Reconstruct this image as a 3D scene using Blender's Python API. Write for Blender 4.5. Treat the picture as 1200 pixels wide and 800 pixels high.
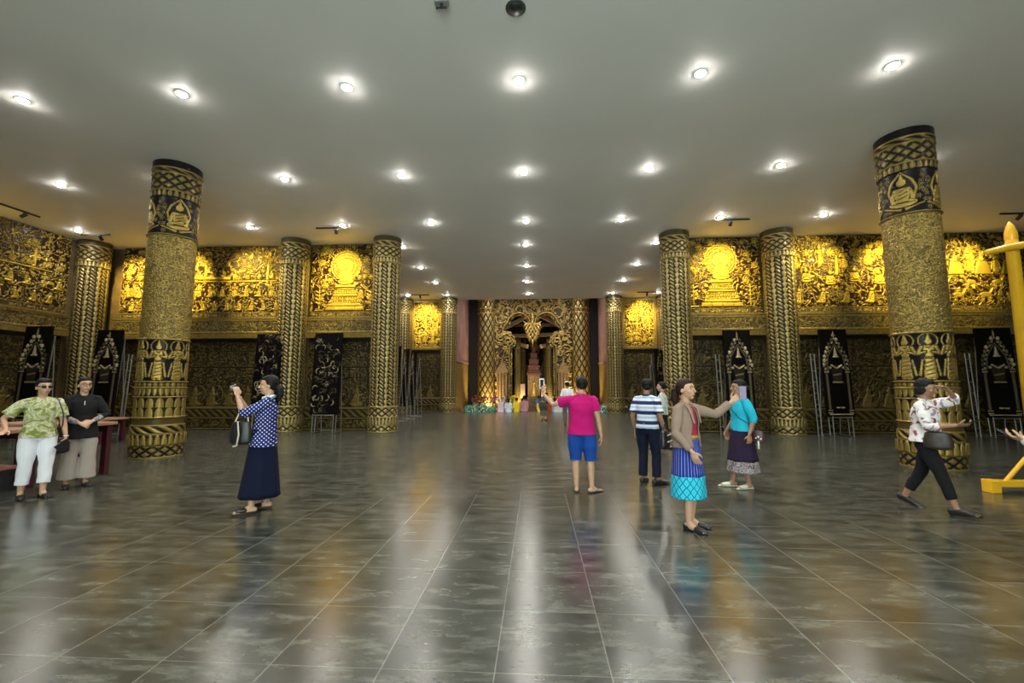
import bpy, bmesh, math, random
import numpy as np
from mathutils import Vector, Matrix, noise as mnoise
random.seed(7); rng = np.random.RandomState(5)
SC = bpy.context.scene
COL = SC.collection
PI = math.pi
for o in list(bpy.data.objects): bpy.data.objects.remove(o)

# ------------------------------------------------------------------ camera
cd = bpy.data.cameras.new('camera'); cam = bpy.data.objects.new('camera', cd); COL.objects.link(cam)
cam.location = (0, 0, 1.48); cam.rotation_euler = (PI/2 + .0991, 0, .0573)
cd.sensor_width = 36; cd.lens = 36*512.3/1200; cd.clip_end = 200; cd.clip_start = .05
SC.camera = cam
# ------------------------------------------------------------------ world: daylight coming in through the open entrance behind the camera
W = bpy.data.worlds.new('world'); SC.world = W; W.use_nodes = True
W.node_tree.nodes['Background'].inputs[0].default_value = (.84, 1.0, .92, 1)
W.node_tree.nodes['Background'].inputs[1].default_value = 3.6
SC.view_settings.view_transform = 'Standard'; SC.view_settings.look = 'None'
SC.view_settings.exposure = 0.80; SC.view_settings.gamma = 1.0; SC.view_settings.use_curve_mapping = False
DOWN_W = 130.0      # ceiling downlights
TRACK_W = 900.0    # track spots on the murals
ALTAR_W = 600.0

# ------------------------------------------------------------------ material helpers
def new_mat(name):
    m = bpy.data.materials.new(name); m.use_nodes = True
    nt = m.node_tree; b = nt.nodes['Principled BSDF']
    return m, nt, b
def plain(name, col, rough=.6, metal=0.0, spec=.5, var=0.0, scale=8, bump=0.0, emit=None, est=1.0):
    m, nt, b = new_mat(name)
    b.inputs['Roughness'].default_value = rough; b.inputs['Metallic'].default_value = metal
    b.inputs['Specular IOR Level'].default_value = spec
    b.inputs['Base Color'].default_value = (*col, 1)
    if emit:
        b.inputs['Emission Color'].default_value = (*emit, 1); b.inputs['Emission Strength'].default_value = est
    if var or bump:
        tc = nt.nodes.new('ShaderNodeTexCoord'); n = nt.nodes.new('ShaderNodeTexNoise')
        n.inputs['Scale'].default_value = scale; n.inputs['Detail'].default_value = 4
        nt.links.new(tc.outputs['Object'], n.inputs['Vector'])
        if var:
            r = nt.nodes.new('ShaderNodeValToRGB')
            r.color_ramp.elements[0].position = .3; r.color_ramp.elements[1].position = .7
            r.color_ramp.elements[0].color = (*[c*(1-var) for c in col], 1)
            r.color_ramp.elements[1].color = (*[min(1, c*(1+var)) for c in col], 1)
            nt.links.new(n.outputs['Fac'], r.inputs['Fac']); nt.links.new(r.outputs['Color'], b.inputs['Base Color'])
        if bump:
            bp = nt.nodes.new('ShaderNodeBump'); bp.inputs['Strength'].default_value = bump; bp.inputs['Distance'].default_value = .01
            nt.links.new(n.outputs['Fac'], bp.inputs['Height']); nt.links.new(bp.outputs['Normal'], b.inputs['Normal'])
    return m
def relief_mat(name, dark, gold, metal=.75, rough=.34, filig=0.0, fscale=14.0):
    """gilded relief: the vertex value 'gold' mixes lacquer and gilt; optional fine engraved scrollwork"""
    m, nt, b = new_mat(name)
    L = nt.links.new; N = nt.nodes.new
    at = N('ShaderNodeAttribute'); at.attribute_name = 'gold'
    tc = N('ShaderNodeTexCoord')
    n = N('ShaderNodeTexNoise'); n.inputs['Scale'].default_value = 5; n.inputs['Detail'].default_value = 5
    L(tc.outputs['Object'], n.inputs['Vector'])
    nf = N('ShaderNodeTexNoise'); nf.inputs['Scale'].default_value = fscale; nf.inputs['Detail'].default_value = 1.5; nf.inputs['Distortion'].default_value = 1.3
    L(tc.outputs['Object'], nf.inputs['Vector'])
    w = N('ShaderNodeMath'); w.operation = 'MULTIPLY'; w.inputs[1].default_value = 42; L(nf.outputs['Fac'], w.inputs[0])
    s = N('ShaderNodeMath'); s.operation = 'SINE'; L(w.outputs[0], s.inputs[0])
    s2 = N('ShaderNodeMapRange'); s2.inputs[1].default_value = -.5; s2.inputs[2].default_value = .5; L(s.outputs[0], s2.inputs[0])
    fm = N('ShaderNodeMath'); fm.operation = 'MULTIPLY_ADD'   # mask = gold*(1-filig) + gold*filig*s2
    fm.inputs[1].default_value = filig; fm.inputs[2].default_value = 1-filig; L(s2.outputs[0], fm.inputs[0])
    mk = N('ShaderNodeMath'); mk.operation = 'MULTIPLY'; L(at.outputs['Fac'], mk.inputs[0]); L(fm.outputs[0], mk.inputs[1])
    g = N('ShaderNodeMix'); g.data_type = 'RGBA'
    g.inputs['A'].default_value = (*[c*.62 for c in gold], 1); g.inputs['B'].default_value = (*gold, 1); L(n.outputs['Fac'], g.inputs['Factor'])
    mx = N('ShaderNodeMix'); mx.data_type = 'RGBA'; mx.inputs['A'].default_value = (*dark, 1)
    L(mk.outputs[0], mx.inputs['Factor']); L(g.outputs['Result'], mx.inputs['B']); L(mx.outputs['Result'], b.inputs['Base Color'])
    mm = N('ShaderNodeMath'); mm.operation = 'MULTIPLY'; mm.inputs[1].default_value = metal; L(mk.outputs[0], mm.inputs[0]); L(mm.outputs[0], b.inputs['Metallic'])
    b.inputs['Roughness'].default_value = rough; b.inputs['Specular IOR Level'].default_value = .2
    bp = N('ShaderNodeBump'); bp.inputs['Strength'].default_value = .5; bp.inputs['Distance'].default_value = .012
    L(mk.outputs[0], bp.inputs['Height']); L(bp.outputs['Normal'], b.inputs['Normal'])
    return m

# ------------------------------------------------------------------ object helpers
def tag(o, label=None, cat=None, group=None, kind=None):
    if label: o['label'] = label
    if cat: o['category'] = cat
    if group: o['group'] = group
    if kind: o['kind'] = kind
    return o
def thing(name, label, cat, loc=(0, 0, 0), rz=0, group=None):
    o = bpy.data.objects.new(name, None); COL.objects.link(o); o.empty_display_size = .1
    o.location = loc; o.rotation_euler = (0, 0, rz)
    return tag(o, label, cat, group)
def link_mesh(name, me, mat, parent=None, smooth=True):
    o = bpy.data.objects.new(name, me); COL.objects.link(o)
    if mat and not me.materials: me.materials.append(mat)
    if parent: o.parent = parent
    if smooth and len(me.polygons): me.polygons.foreach_set('use_smooth', [True]*len(me.polygons))
    return o
def obj(name, bm, mat, parent=None, smooth=False, bevel=0):
    bmesh.ops.recalc_face_normals(bm, faces=bm.faces)
    me = bpy.data.meshes.new(name); bm.to_mesh(me); bm.free()
    o = link_mesh(name, me, mat, parent, smooth)
    if bevel:
        md = o.modifiers.new('bevel', 'BEVEL'); md.width = bevel; md.segments = 2; md.limit_method = 'ANGLE'
    return o
def copy_tree(o, parent=None):
    c = o.copy(); COL.objects.link(c)
    if parent: c.parent = parent
    for ch in list(o.children): copy_tree(ch, c)
    return c
def box(bm, c, s, rot=None):
    M = Matrix.Translation(c)
    if rot is not None: M = M @ rot.to_4x4()
    r = bmesh.ops.create_cube(bm, size=1, matrix=M @ Matrix.Diagonal((*s, 1)))
    return r['verts']
def bb(bm, x0, x1, y0, y1, z0, z1): return box(bm, ((x0+x1)/2, (y0+y1)/2, (z0+z1)/2), (abs(x1-x0), abs(y1-y0), abs(z1-z0)))
def cyl(bm, a, b, r, r2=None, seg=16):
    a = Vector(a); b = Vector(b); d = b-a
    q = d.to_track_quat('Z', 'Y').to_matrix().to_4x4()
    bmesh.ops.create_cone(bm, cap_ends=True, segments=seg, radius1=r, radius2=r if r2 is None else r2, depth=d.length, matrix=Matrix.Translation((a+b)/2) @ q)
def ball(bm, c, r, sub=2, rot=None):
    if not hasattr(r, '__len__'): r = (r, r, r)
    M = Matrix.Translation(c)
    if rot is not None: M = M @ rot.to_4x4()
    bmesh.ops.create_icosphere(bm, subdivisions=sub, radius=1, matrix=M @ Matrix.Diagonal((*r, 1)))
def lathe(bm, prof, seg=32, c=(0, 0, 0)):
    rings = []
    for r, z in prof:
        rings.append([bm.verts.new((c[0]+r*math.cos(2*PI*i/seg), c[1]+r*math.sin(2*PI*i/seg), c[2]+z)) for i in range(seg)])
    for a, b in zip(rings[:-1], rings[1:]):
        for i in range(seg): bm.faces.new((a[i], a[(i+1) % seg], b[(i+1) % seg], b[i]))
    bm.faces.new(rings[0][::-1]); bm.faces.new(rings[-1])
def tube(bm, pts, rad, seg=12, side=None, cap=True):
    """chain of rings along pts; rad = list of r or (r_side, r_other)"""
    pts = [Vector(p) for p in pts]; rad = [r if hasattr(r, '__len__') else (r, r) for r in rad]
    n = len(pts); P = []; R = []; T = []
    tan = []
    for i in range(n):
        t = (pts[min(i+1, n-1)] - pts[max(i-1, 0)]); tan.append(t.normalized())
    ks = (.3, .6, .85)
    if cap:
        for k in ks[::-1]:
            m = min(rad[0]); P.append(pts[0]-tan[0]*m*k); f = math.sqrt(1-k*k); R.append((rad[0][0]*f, rad[0][1]*f)); T.append(tan[0])
    for i in range(n): P.append(pts[i]); R.append(rad[i]); T.append(tan[i])
    if cap:
        for k in ks:
            m = min(rad[-1]); P.append(pts[-1]+tan[-1]*m*k); f = math.sqrt(1-k*k); R.append((rad[-1][0]*f, rad[-1][1]*f)); T.append(tan[-1])
    ref = Vector(side) if side else (Vector((1, 0, 0)) if abs(T[0].x) < .8 else Vector((0, 1, 0)))
    rings = []
    for p, r, t in zip(P, R, T):
        s = ref - t*ref.dot(t)
        if s.length < 1e-4: s = t.orthogonal()
        s.normalize(); u = t.cross(s); ref = s
        rings.append([bm.verts.new(p + s*r[0]*math.cos(2*PI*i/seg) + u*r[1]*math.sin(2*PI*i/seg)) for i in range(seg)])
    for a, b in zip(rings[:-1], rings[1:]):
        for i in range(seg): bm.faces.new((a[i], a[(i+1) % seg], b[(i+1) % seg], b[i]))
    bm.faces.new(rings[0][::-1]); bm.faces.new(rings[-1])

# ------------------------------------------------------------------ relief canvas: heights of carved, gilded surfaces
def vnoise(X, Y, seed):
    r = np.random.RandomState(seed).rand(64, 64)
    xi = np.floor(X).astype(int); yi = np.floor(Y).astype(int); fx = X-xi; fy = Y-yi
    fx = fx*fx*(3-2*fx); fy = fy*fy*(3-2*fy)
    g = lambda a, b: r[a % 64, b % 64]
    return (g(xi, yi)*(1-fx)+g(xi+1, yi)*fx)*(1-fy) + (g(xi, yi+1)*(1-fx)+g(xi+1, yi+1)*fx)*fy
class Cv:
    def __init__(s, w, h, res=.016, wrap=False):
        s.w, s.h, s.wrap = w, h, wrap
        s.nx = max(4, int(round(w/res))); s.nz = max(4, int(round(h/res)))
        x = (np.arange(s.nx)/s.nx if wrap else np.linspace(0, 1, s.nx))*w - w/2
        s.X, s.Z = np.meshgrid(x, np.linspace(0, h, s.nz)); s.A = np.zeros_like(s.X)
    def dx(s, cx):
        d = s.X-cx
        if s.wrap: d = (d+s.w/2) % s.w - s.w/2
        return d
    def put(s, d, h=1.0, edge=.02, moat=0.012):
        s.A = np.where(d < moat, np.where(d < 0, h*(.72+.28*np.sqrt(np.clip(-d/edge, 0, 1))), 0.0), s.A)
    def cut(s, d, v=0.0): s.A = np.where(d < 0, v, s.A)
    def circ(s, cx, cz, r): return np.hypot(s.dx(cx), s.Z-cz)-r
    def ell(s, cx, cz, a, b): return (np.hypot(s.dx(cx)/a, (s.Z-cz)/b)-1)*min(a, b)
    def ring(s, cx, cz, r, t): return np.abs(np.hypot(s.dx(cx), s.Z-cz)-r)-t/2
    def rect(s, x0, x1, z0, z1):
        cx = (x0+x1)/2; return np.maximum(np.abs(s.dx(cx))-abs(x1-x0)/2, np.abs(s.Z-(z0+z1)/2)-abs(z1-z0)/2)
    def cap(s, x0, z0, x1, z1, r, r1=None):
        px = s.dx(x0); pz = s.Z-z0; bx, bz = x1-x0, z1-z0; t = np.clip((px*bx+pz*bz)/(bx*bx+bz*bz+1e-9), 0, 1)
        return np.hypot(px-bx*t, pz-bz*t) - (r + ((r1 if r1 is not None else r)-r)*t)
    def trap(s, cx, z0, z1, w0, w1):
        t = np.clip((s.Z-z0)/(z1-z0), 0, 1); return np.maximum(np.abs(s.dx(cx))-(w0+(w1-w0)*t)/2, np.maximum(z0-s.Z, s.Z-z1))
    def filigree(s, f=3.0, k=3.2, seed=1, thr=-.1, h=.6, warp=.5, region=None):
        X, Z = s.X+40, s.Z+7
        wx = vnoise(X*f*.6, Z*f*.6, seed)*warp; wz = vnoise(X*f*.6+9, Z*f*.6+3, seed+1)*warp
        n = vnoise((X+wx)*f, (Z+wz)*f, seed+2)+.45*vnoise((X-wz)*f*2.1, (Z+wx)*f*2.1, seed+3)
        a = np.clip((np.sin(n*2*PI*k)-thr)*1.6, 0, 1)*h
        s.A = a if region is None else np.where(region, a, s.A)
    def flower(s, cx, cz, r, n=6, h=.8):
        dx = s.dx(cx); dz = s.Z-cz; th = np.arctan2(dz, dx); q = np.hypot(dx, dz)
        s.put(q-r*(.82+.18*np.cos(n*th)), h, .015); s.cut(np.abs(q-r*.5)-.007, h*.2)
    def seated(s, cx, z, k=1.0, halo=False, h=1.0):
        if halo: s.put(s.ring(cx, z+.62*k, .24*k, .05*k), h*.8)
        s.put(s.ell(cx, z+.10*k, .27*k, .11*k), h)
        s.put(np.minimum(s.cap(cx-.13*k, z+.42*k, cx-.2*k, z+.22*k, .05*k), s.cap(cx+.13*k, z+.42*k, cx+.2*k, z+.22*k, .05*k)), h, moat=.004)
        s.put(s.trap(cx, z+.12*k, z+.48*k, .22*k, .32*k), h, moat=.004)
        s.put(s.circ(cx, z+.62*k, .095*k), h); s.put(s.cap(cx, z+.7*k, cx, z+.82*k, .045*k, .01), h, moat=.0)
        for j in range(3): s.cut(s.cap(cx-.08*k, z+(.2+.09*j)*k, cx+.1*k, z+(.28+.09*j)*k, .006), h*.25)
        s.cut(s.cap(cx-.22*k, z+.1*k, cx+.22*k, z+.1*k, .007), h*.25)
    def monk(s, cx, z, k=1.0, lean=0.0, h=1.0):
        s.put(s.cap(cx, z+.12*k, cx+lean*k, z+.5*k, .17*k, .1*k), h); s.put(s.ell(cx-.06*k, z+.06*k, .24*k, .08*k), h, moat=.003)
        s.put(s.circ(cx+lean*1.3*k, z+.68*k, .085*k), h)
        for j in range(3): s.cut(s.cap(cx-.1*k+.07*j*k, z+.08*k, cx+(lean+.03*j)*k, z+.48*k, .005), h*.3)
    def stand(s, cx, z, k=1.0, halo=True, h=1.0):
        if halo: s.put(s.ring(cx, z+.98*k, .185*k, .03*k), h*.8)
        s.put(s.trap(cx, z+.05*k, z+.56*k, .26*k, .17*k), h)
        for q in (-1, 1): s.put(s.cap(cx+q*.13*k, z+.5*k, cx+q*.19*k, z+.12*k, .02*k, .03*k), h*.8, moat=.005); s.put(s.ell(cx+q*.06*k, z+.03*k, .06*k, .028*k), h, moat=.003)
        s.put(s.trap(cx, z+.54*k, z+.86*k, .13*k, .28*k), h, moat=.004)
        for q in (-1, 1): s.put(np.minimum(s.cap(cx+q*.14*k, z+.82*k, cx+q*.215*k, z+.64*k, .036*k, .028*k), s.cap(cx+q*.215*k, z+.64*k, cx+q*.07*k, z+.70*k, .026*k)), h, moat=.010)
        s.put(s.circ(cx, z+.95*k, .075*k), h, moat=.008); s.put(s.cap(cx, z+1.02*k, cx, z+1.17*k, .05*k, .008*k), h, moat=0)
        for j in range(4): s.cut(s.cap(cx-.09*k, z+(.12+.1*j)*k, cx+.09*k, z+(.17+.1*j)*k, .005), h*.3)
        s.cut(s.cap(cx-.09*k, z+.565*k, cx+.09*k, z+.565*k, .008), h*.2); s.cut(s.cap(cx-.06*k, z+.85*k, cx, z+.78*k, .006), h*.3); s.cut(s.cap(cx+.06*k, z+.85*k, cx, z+.78*k, .006), h*.3)
    def tree(s, cx, z, H, seed=0):
        r = np.random.RandomState(seed+50)
        s.put(s.cap(cx, z, cx+.04, z+H, .055, .03), 1.0)
        for i in range(15):
            a = r.rand()*2*PI; q = r.rand()**.5*H*.33; s.flower(cx+q*math.cos(a), z+H+q*.6*math.sin(a), .05+.03*r.rand(), 5, .85)
    def deer(s, cx, z, k=1.0, f=1):
        s.put(s.ell(cx, z+.32*k, .22*k, .11*k), 1.0)
        for q in (-.16, -.1, .1, .17): s.put(s.cap(cx+q*k, z+.28*k, cx+(q+.03*f)*k, z+.02*k, .03*k, .015*k), 1.0, moat=0)
        s.put(s.cap(cx+.18*k*f, z+.36*k, cx+.3*k*f, z+.56*k, .05*k, .035*k), 1.0, moat=0); s.put(s.cap(cx+.3*k*f, z+.57*k, cx+.38*k*f, z+.53*k, .035*k, .02*k), 1.0, moat=0)
def grid_mesh(name, cv, fn, mat, parent=None, hole=None, goldscale=1.0):
    """fn(X, Z, A) -> (x, y, z) arrays"""
    x, y, z = fn(cv.X, cv.Z, cv.A); nz, nx = cv.X.shape
    co = np.stack([x, y, z], -1).reshape(-1, 3)
    i = np.arange(nz-1)[:, None]*nx; j = np.arange(nx if cv.wrap else nx-1)[None, :]; j2 = (j+1) % nx
    F = np.stack([i+j, i+j2, i+nx+j2, i+nx+j], -1).reshape(-1, 4)
    if hole is not None:
        hv = hole.reshape(-1); F = F[~hv[F].any(1)]
    me = bpy.data.meshes.new(name)
    me.vertices.add(len(co)); me.vertices.foreach_set('co', co.ravel().astype(np.float32))
    me.loops.add(len(F)*4); me.loops.foreach_set('vertex_index', F.ravel().astype(np.int32))
    me.polygons.add(len(F)); me.polygons.foreach_set('loop_start', (np.arange(len(F))*4).astype(np.int32))
    me.update(calc_edges=True)
    a = me.attributes.new('gold', 'FLOAT', 'POINT'); a.data.foreach_set('value', np.clip((cv.A-.12)*1.9*goldscale, 0, 1).ravel().astype(np.float32))
    me.validate()
    return link_mesh(name, me, mat, parent, True)

# ------------------------------------------------------------------ shared materials
M = {}
M['ceiling'] = plain('painted plaster', (.74, .74, .71), .6, var=.03, scale=.7)
M['wallplain'] = plain('brown lacquered wall', (.13, .085, .04), .5, var=.3, scale=3)
M['mural'] = relief_mat('mural gilt', (.018, .007, .005), (.60, .42, .05), .65, .33, .3, 12)
M['carving'] = relief_mat('dull gilt carving', (.020, .014, .006), (.24, .175, .045), .5, .45, .45, 7)
M['column'] = relief_mat('column gilt', (.016, .013, .007), (.49, .375, .14), .72, .34, .12, 18)
M['column_main'] = relief_mat('main column gilt', (.007, .006, .007), (.46, .325, .085), .7, .34, .15, 16)
M['cornice'] = relief_mat('cornice gilt', (.05, .035, .014), (.36, .27, .075), .5, .42, .6, 6)
M['black'] = plain('matt black', (.012, .012, .013), .5)
M['steel'] = plain('brushed steel tube', (.22, .22, .21), .4, .7)
M['white'] = plain('white plastic', (.8, .8, .78), .4)
M['yellow'] = plain('yellow gloss paint', (.75, .40, .015), .28, var=.12, scale=3)
M['lens'] = plain('lamp lens', (1, 1, 1), .3, emit=(1, .97, .9), est=260)
M['redwood'] = plain('dark red painted timber', (.055, .006, .012), .45)
M['wood'] = plain('light brown table top', (.36, .20, .13), .35, var=.15, scale=4)
# ------------------------------------------------------------------ room shell
ZC = 6.32; XL = -15.5; XR = 15.5; YB = 14.35; YF = 24.3; YE = -4.5
def struct(name, bm, m, smooth=False): return tag(obj(name, bm, m, smooth=smooth), kind='structure')
def floor_mat():
    m, nt, b = new_mat('polished grey green floor tile'); L = nt.links.new; N = nt.nodes.new
    tc = N('ShaderNodeTexCoord'); sx = N('ShaderNodeSeparateXYZ'); L(tc.outputs['Object'], sx.inputs[0])
    def lines(out, per, off, wid):
        a = N('ShaderNodeMath'); a.operation = 'SUBTRACT'; a.inputs[1].default_value = off; L(out, a.inputs[0])
        p = N('ShaderNodeMath'); p.operation = 'PINGPONG'; p.inputs[1].default_value = per/2; L(a.outputs[0], p.inputs[0])
        c = N('ShaderNodeMath'); c.operation = 'LESS_THAN'; c.inputs[1].default_value = wid; L(p.outputs[0], c.inputs[0]); return c
    def cell(out, per, off):
        a = N('ShaderNodeMath'); a.operation = 'SUBTRACT'; a.inputs[1].default_value = off; L(out, a.inputs[0])
        d = N('ShaderNodeMath'); d.operation = 'DIVIDE'; d.inputs[1].default_value = per; L(a.outputs[0], d.inputs[0])
        f = N('ShaderNodeMath'); f.operation = 'FLOOR'; L(d.outputs[0], f.inputs[0]); return f
    lx = lines(sx.outputs[0], .6, -.228, .0035); ly = lines(sx.outputs[1], .626, 2.408, .0022)
    mxl = N('ShaderNodeMath'); mxl.operation = 'MAXIMUM'; L(lx.outputs[0], mxl.inputs[0]); L(ly.outputs[0], mxl.inputs[1])
    cx = cell(sx.outputs[0], .6, -.228); cy = cell(sx.outputs[1], .626, 2.408)
    cc = N('ShaderNodeCombineXYZ'); L(cx.outputs[0], cc.inputs[0]); L(cy.outputs[0], cc.inputs[1])
    wn = N('ShaderNodeTexWhiteNoise'); wn.noise_dimensions = '3D'; L(cc.outputs[0], wn.inputs['Vector'])
    off = N('ShaderNodeVectorMath'); off.operation = 'MULTIPLY_ADD'; off.inputs[1].default_value = (9, 9, 9); L(wn.outputs['Color'], off.inputs[0]); L(tc.outputs['Object'], off.inputs[2])
    mp = N('ShaderNodeMapping'); mp.inputs['Scale'].default_value = (.8, 2.4, 1); L(off.outputs[0], mp.inputs[0])
    n = N('ShaderNodeTexNoise'); n.inputs['Scale'].default_value = 3.4; n.inputs['Detail'].default_value = 10; n.inputs['Roughness'].default_value = .72; n.inputs['Distortion'].default_value = .15
    L(mp.outputs[0], n.inputs['Vector'])
    r = N('ShaderNodeValToRGB'); e = r.color_ramp.elements
    e[0].position = .36; e[0].color = (.016, .0175, .014, 1); e[1].position = .68; e[1].color = (.125, .13, .11, 1)
    k = e.new(.52); k.color = (.050, .053, .044, 1)
    L(n.outputs['Fac'], r.inputs['Fac'])
    mx = N('ShaderNodeMix'); mx.data_type = 'RGBA'; L(mxl.outputs[0], mx.inputs['Factor']); L(r.outputs['Color'], mx.inputs['A']); mx.inputs['B'].default_value = (.15, .15, .13, 1)
    L(mx.outputs['Result'], b.inputs['Base Color'])
    rr = N('ShaderNodeMapRange'); rr.inputs[3].default_value = .17; rr.inputs[4].default_value = .27; L(n.outputs['Fac'], rr.inputs[0]); L(rr.outputs[0], b.inputs['Roughness'])
    n2 = N('ShaderNodeTexNoise'); n2.inputs['Scale'].default_value = 14; n2.inputs['Detail'].default_value = 3; L(tc.outputs['Object'], n2.inputs['Vector'])
    bp = N('ShaderNodeBump'); bp.inputs['Strength'].default_value = .03; bp.inputs['Distance'].default_value = .003; L(n2.outputs['Fac'], bp.inputs['Height']); L(bp.outputs['Normal'], b.inputs['Normal'])
    b.inputs['Specular IOR Level'].default_value = 1.0
    return m
M['floor'] = floor_mat()
bm = bmesh.new(); bb(bm, XL-.3, XR+.3, YE, YF, -.3, 0); struct('floor', bm, M['floor'])
M['floorfar'] = plain('dull grey stone paving', (.16, .15, .13), .5, var=.2, scale=2)
for x0, x1, q in ((XL-.3, -4.2, 'left'), (4.2, XR+.3, 'right')):  # unseen front wall, added to keep entrance daylight to the centre of the hall
    bm = bmesh.new(); bb(bm, x0, x1, YE-.3, YE, 0, ZC); struct('wall_front_unseen_'+q, bm, M['wallplain'])
bm = bmesh.new(); bb(bm, -9, 9, YF, 41, -.75, -.45); struct('floor', bm, M['floorfar'])
bm = bmesh.new(); bb(bm, XL-.3, XR+.3, YE, YF+.1, ZC, ZC+.3); struct('ceiling', bm, M['ceiling'])
M['darkceil'] = plain('dark brown timber', (.07, .04, .025), .6, var=.3, scale=2)
bm = bmesh.new(); bb(bm, -9, 9, YF+.1, 41, 9.0, 9.2); struct('ceiling', bm, M['darkceil'])
bm = bmesh.new(); bb(bm, -9, 9, YF+.1, YF+.3, ZC+.3, 9.0); struct('wall_lintel', bm, M['darkceil'])
wp = M['wallplain']
for nm, a in dict(wall_left=(XL-.3, XL, YE, YB+.3), wall_right=(XR, XR+.3, YE, YB+.3), wall_back_left=(XL, -5.15, YB+.12, YB+.4), wall_back_right=(4.6, XR, YB+.12, YB+.4),
                  wall_aisle_left=(-7.9, -7.6, YB+.4, YF+.4), wall_aisle_right=(7.05, 7.35, YB+.4, YF+.4),
                  wall_far_left=(-7.6, -4.7, YF+.12, YF+.4), wall_far_right=(4.15, 7.05, YF+.12, YF+.4)).items():
    bm = bmesh.new(); bb(bm, *a, 0, ZC); struct(nm, bm, wp)
M['passage'] = plain('pinkish brown stone facing', (.25, .15, .13), .45, var=.3, scale=1.6, bump=.3)
M['passlow'] = plain('dull ochre panelling', (.22, .155, .05), .45, .3, var=.3, scale=4)
M['darkwall'] = plain('dark slate wall', (.018, .016, .018), .6)
for sgn, nm in ((-1, 'left'), (1, 'right')):
    x = -4.72 if sgn < 0 else 4.17
    bm = bmesh.new(); bb(bm, x, x+.25*sgn, YF+.4, 30.0, 2.95, 9.0); bb(bm, x-.05*sgn, x+.25*sgn, YF+.4, 30.0, 2.85, 3.0); struct('wall_passage_'+nm, bm, M['passage'])
    bm = bmesh.new(); bb(bm, x, x+.25*sgn, YF+.4, 30.0, -.45, 2.85); struct('wall_passage_lower_'+nm, bm, M['passlow'])
    bm = bmesh.new(); bb(bm, x, x-.85*sgn-.2*sgn, 30.0, 30.3, -.45, 9.0); struct('wall_dark_'+nm, bm, M['darkwall'])
    bm = bmesh.new(); xx = -9 if sgn < 0 else 9; bb(bm, xx, xx-.3*sgn, 30.3, 41, -.45, 9.0); struct('wall_altar_'+nm, bm, M['darkceil'])
    bm = bmesh.new(); bb(bm, xx, x, 30.0, 30.3, -.45, 9.0); struct('wall_end_'+nm, bm, M['darkceil'])
bm = bmesh.new(); bb(bm, -9, 9, 41, 41.3, -.45, 9.0); struct('wall_altar_back', bm, M['darkceil'])

# flat relief panel mapped onto a wall plane: origin o at bottom centre, ex along the wall, normal toward the room
def wall_map(ox, oy, ex, nrm, z0, depth):
    def f(X, Z, A): return ox+ex[0]*X+nrm[0]*(A*depth), oy+ex[1]*X+nrm[1]*(A*depth), z0+Z
    return f
FRONT = ((1, 0), (0, -1)); LEFTW = ((0, 1), (1, 0))
def panel(name, label, cat, cx, cy, axes, z0, cv, mat, depth=.05, border=None, group=None):
    ex, nr = axes; t = thing(name, label, cat, (0, 0, 0), 0, group)
    # backing board
    bm = bmesh.new(); hw = cv.w/2
    for (a0, a1, b0, b1, d) in ((-hw, hw, z0, z0+cv.h, .06),):
        c = (cx-nr[0]*.035, cy-nr[1]*.035, (b0+b1)/2); s = (cv.w if ex[0] else .06, .06 if ex[0] else cv.w, cv.h); box(bm, c, s)
    obj('backing_board', bm, M['wallplain'], t)
    grid_mesh('relief', cv, wall_map(cx, cy, ex, nr, z0, depth), mat, t)
    if border:
        bm = bmesh.new(); w, d = border
        for (a, b, c0, c1) in ((-hw, hw, cv.h-w, cv.h), (-hw, hw, 0, w), (-hw, -hw+w, w, cv.h-w), (hw-w, hw, w, cv.h-w)):
            mid = (a+b)/2; L_ = b-a
            c = (cx+ex[0]*mid+nr[0]*d/2, cy+ex[1]*mid+nr[1]*d/2, z0+(c0+c1)/2)
            box(bm, c, (L_ if ex[0] else d, d if ex[0] else L_, c1-c0))
        obj('frame', bm, M['framegilt'], t, bevel=.01)
    return t
M['framegilt'] = plain('tarnished gilt moulding', (.22, .15, .04), .42, .5, var=.3, scale=10, bump=.3)

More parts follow.
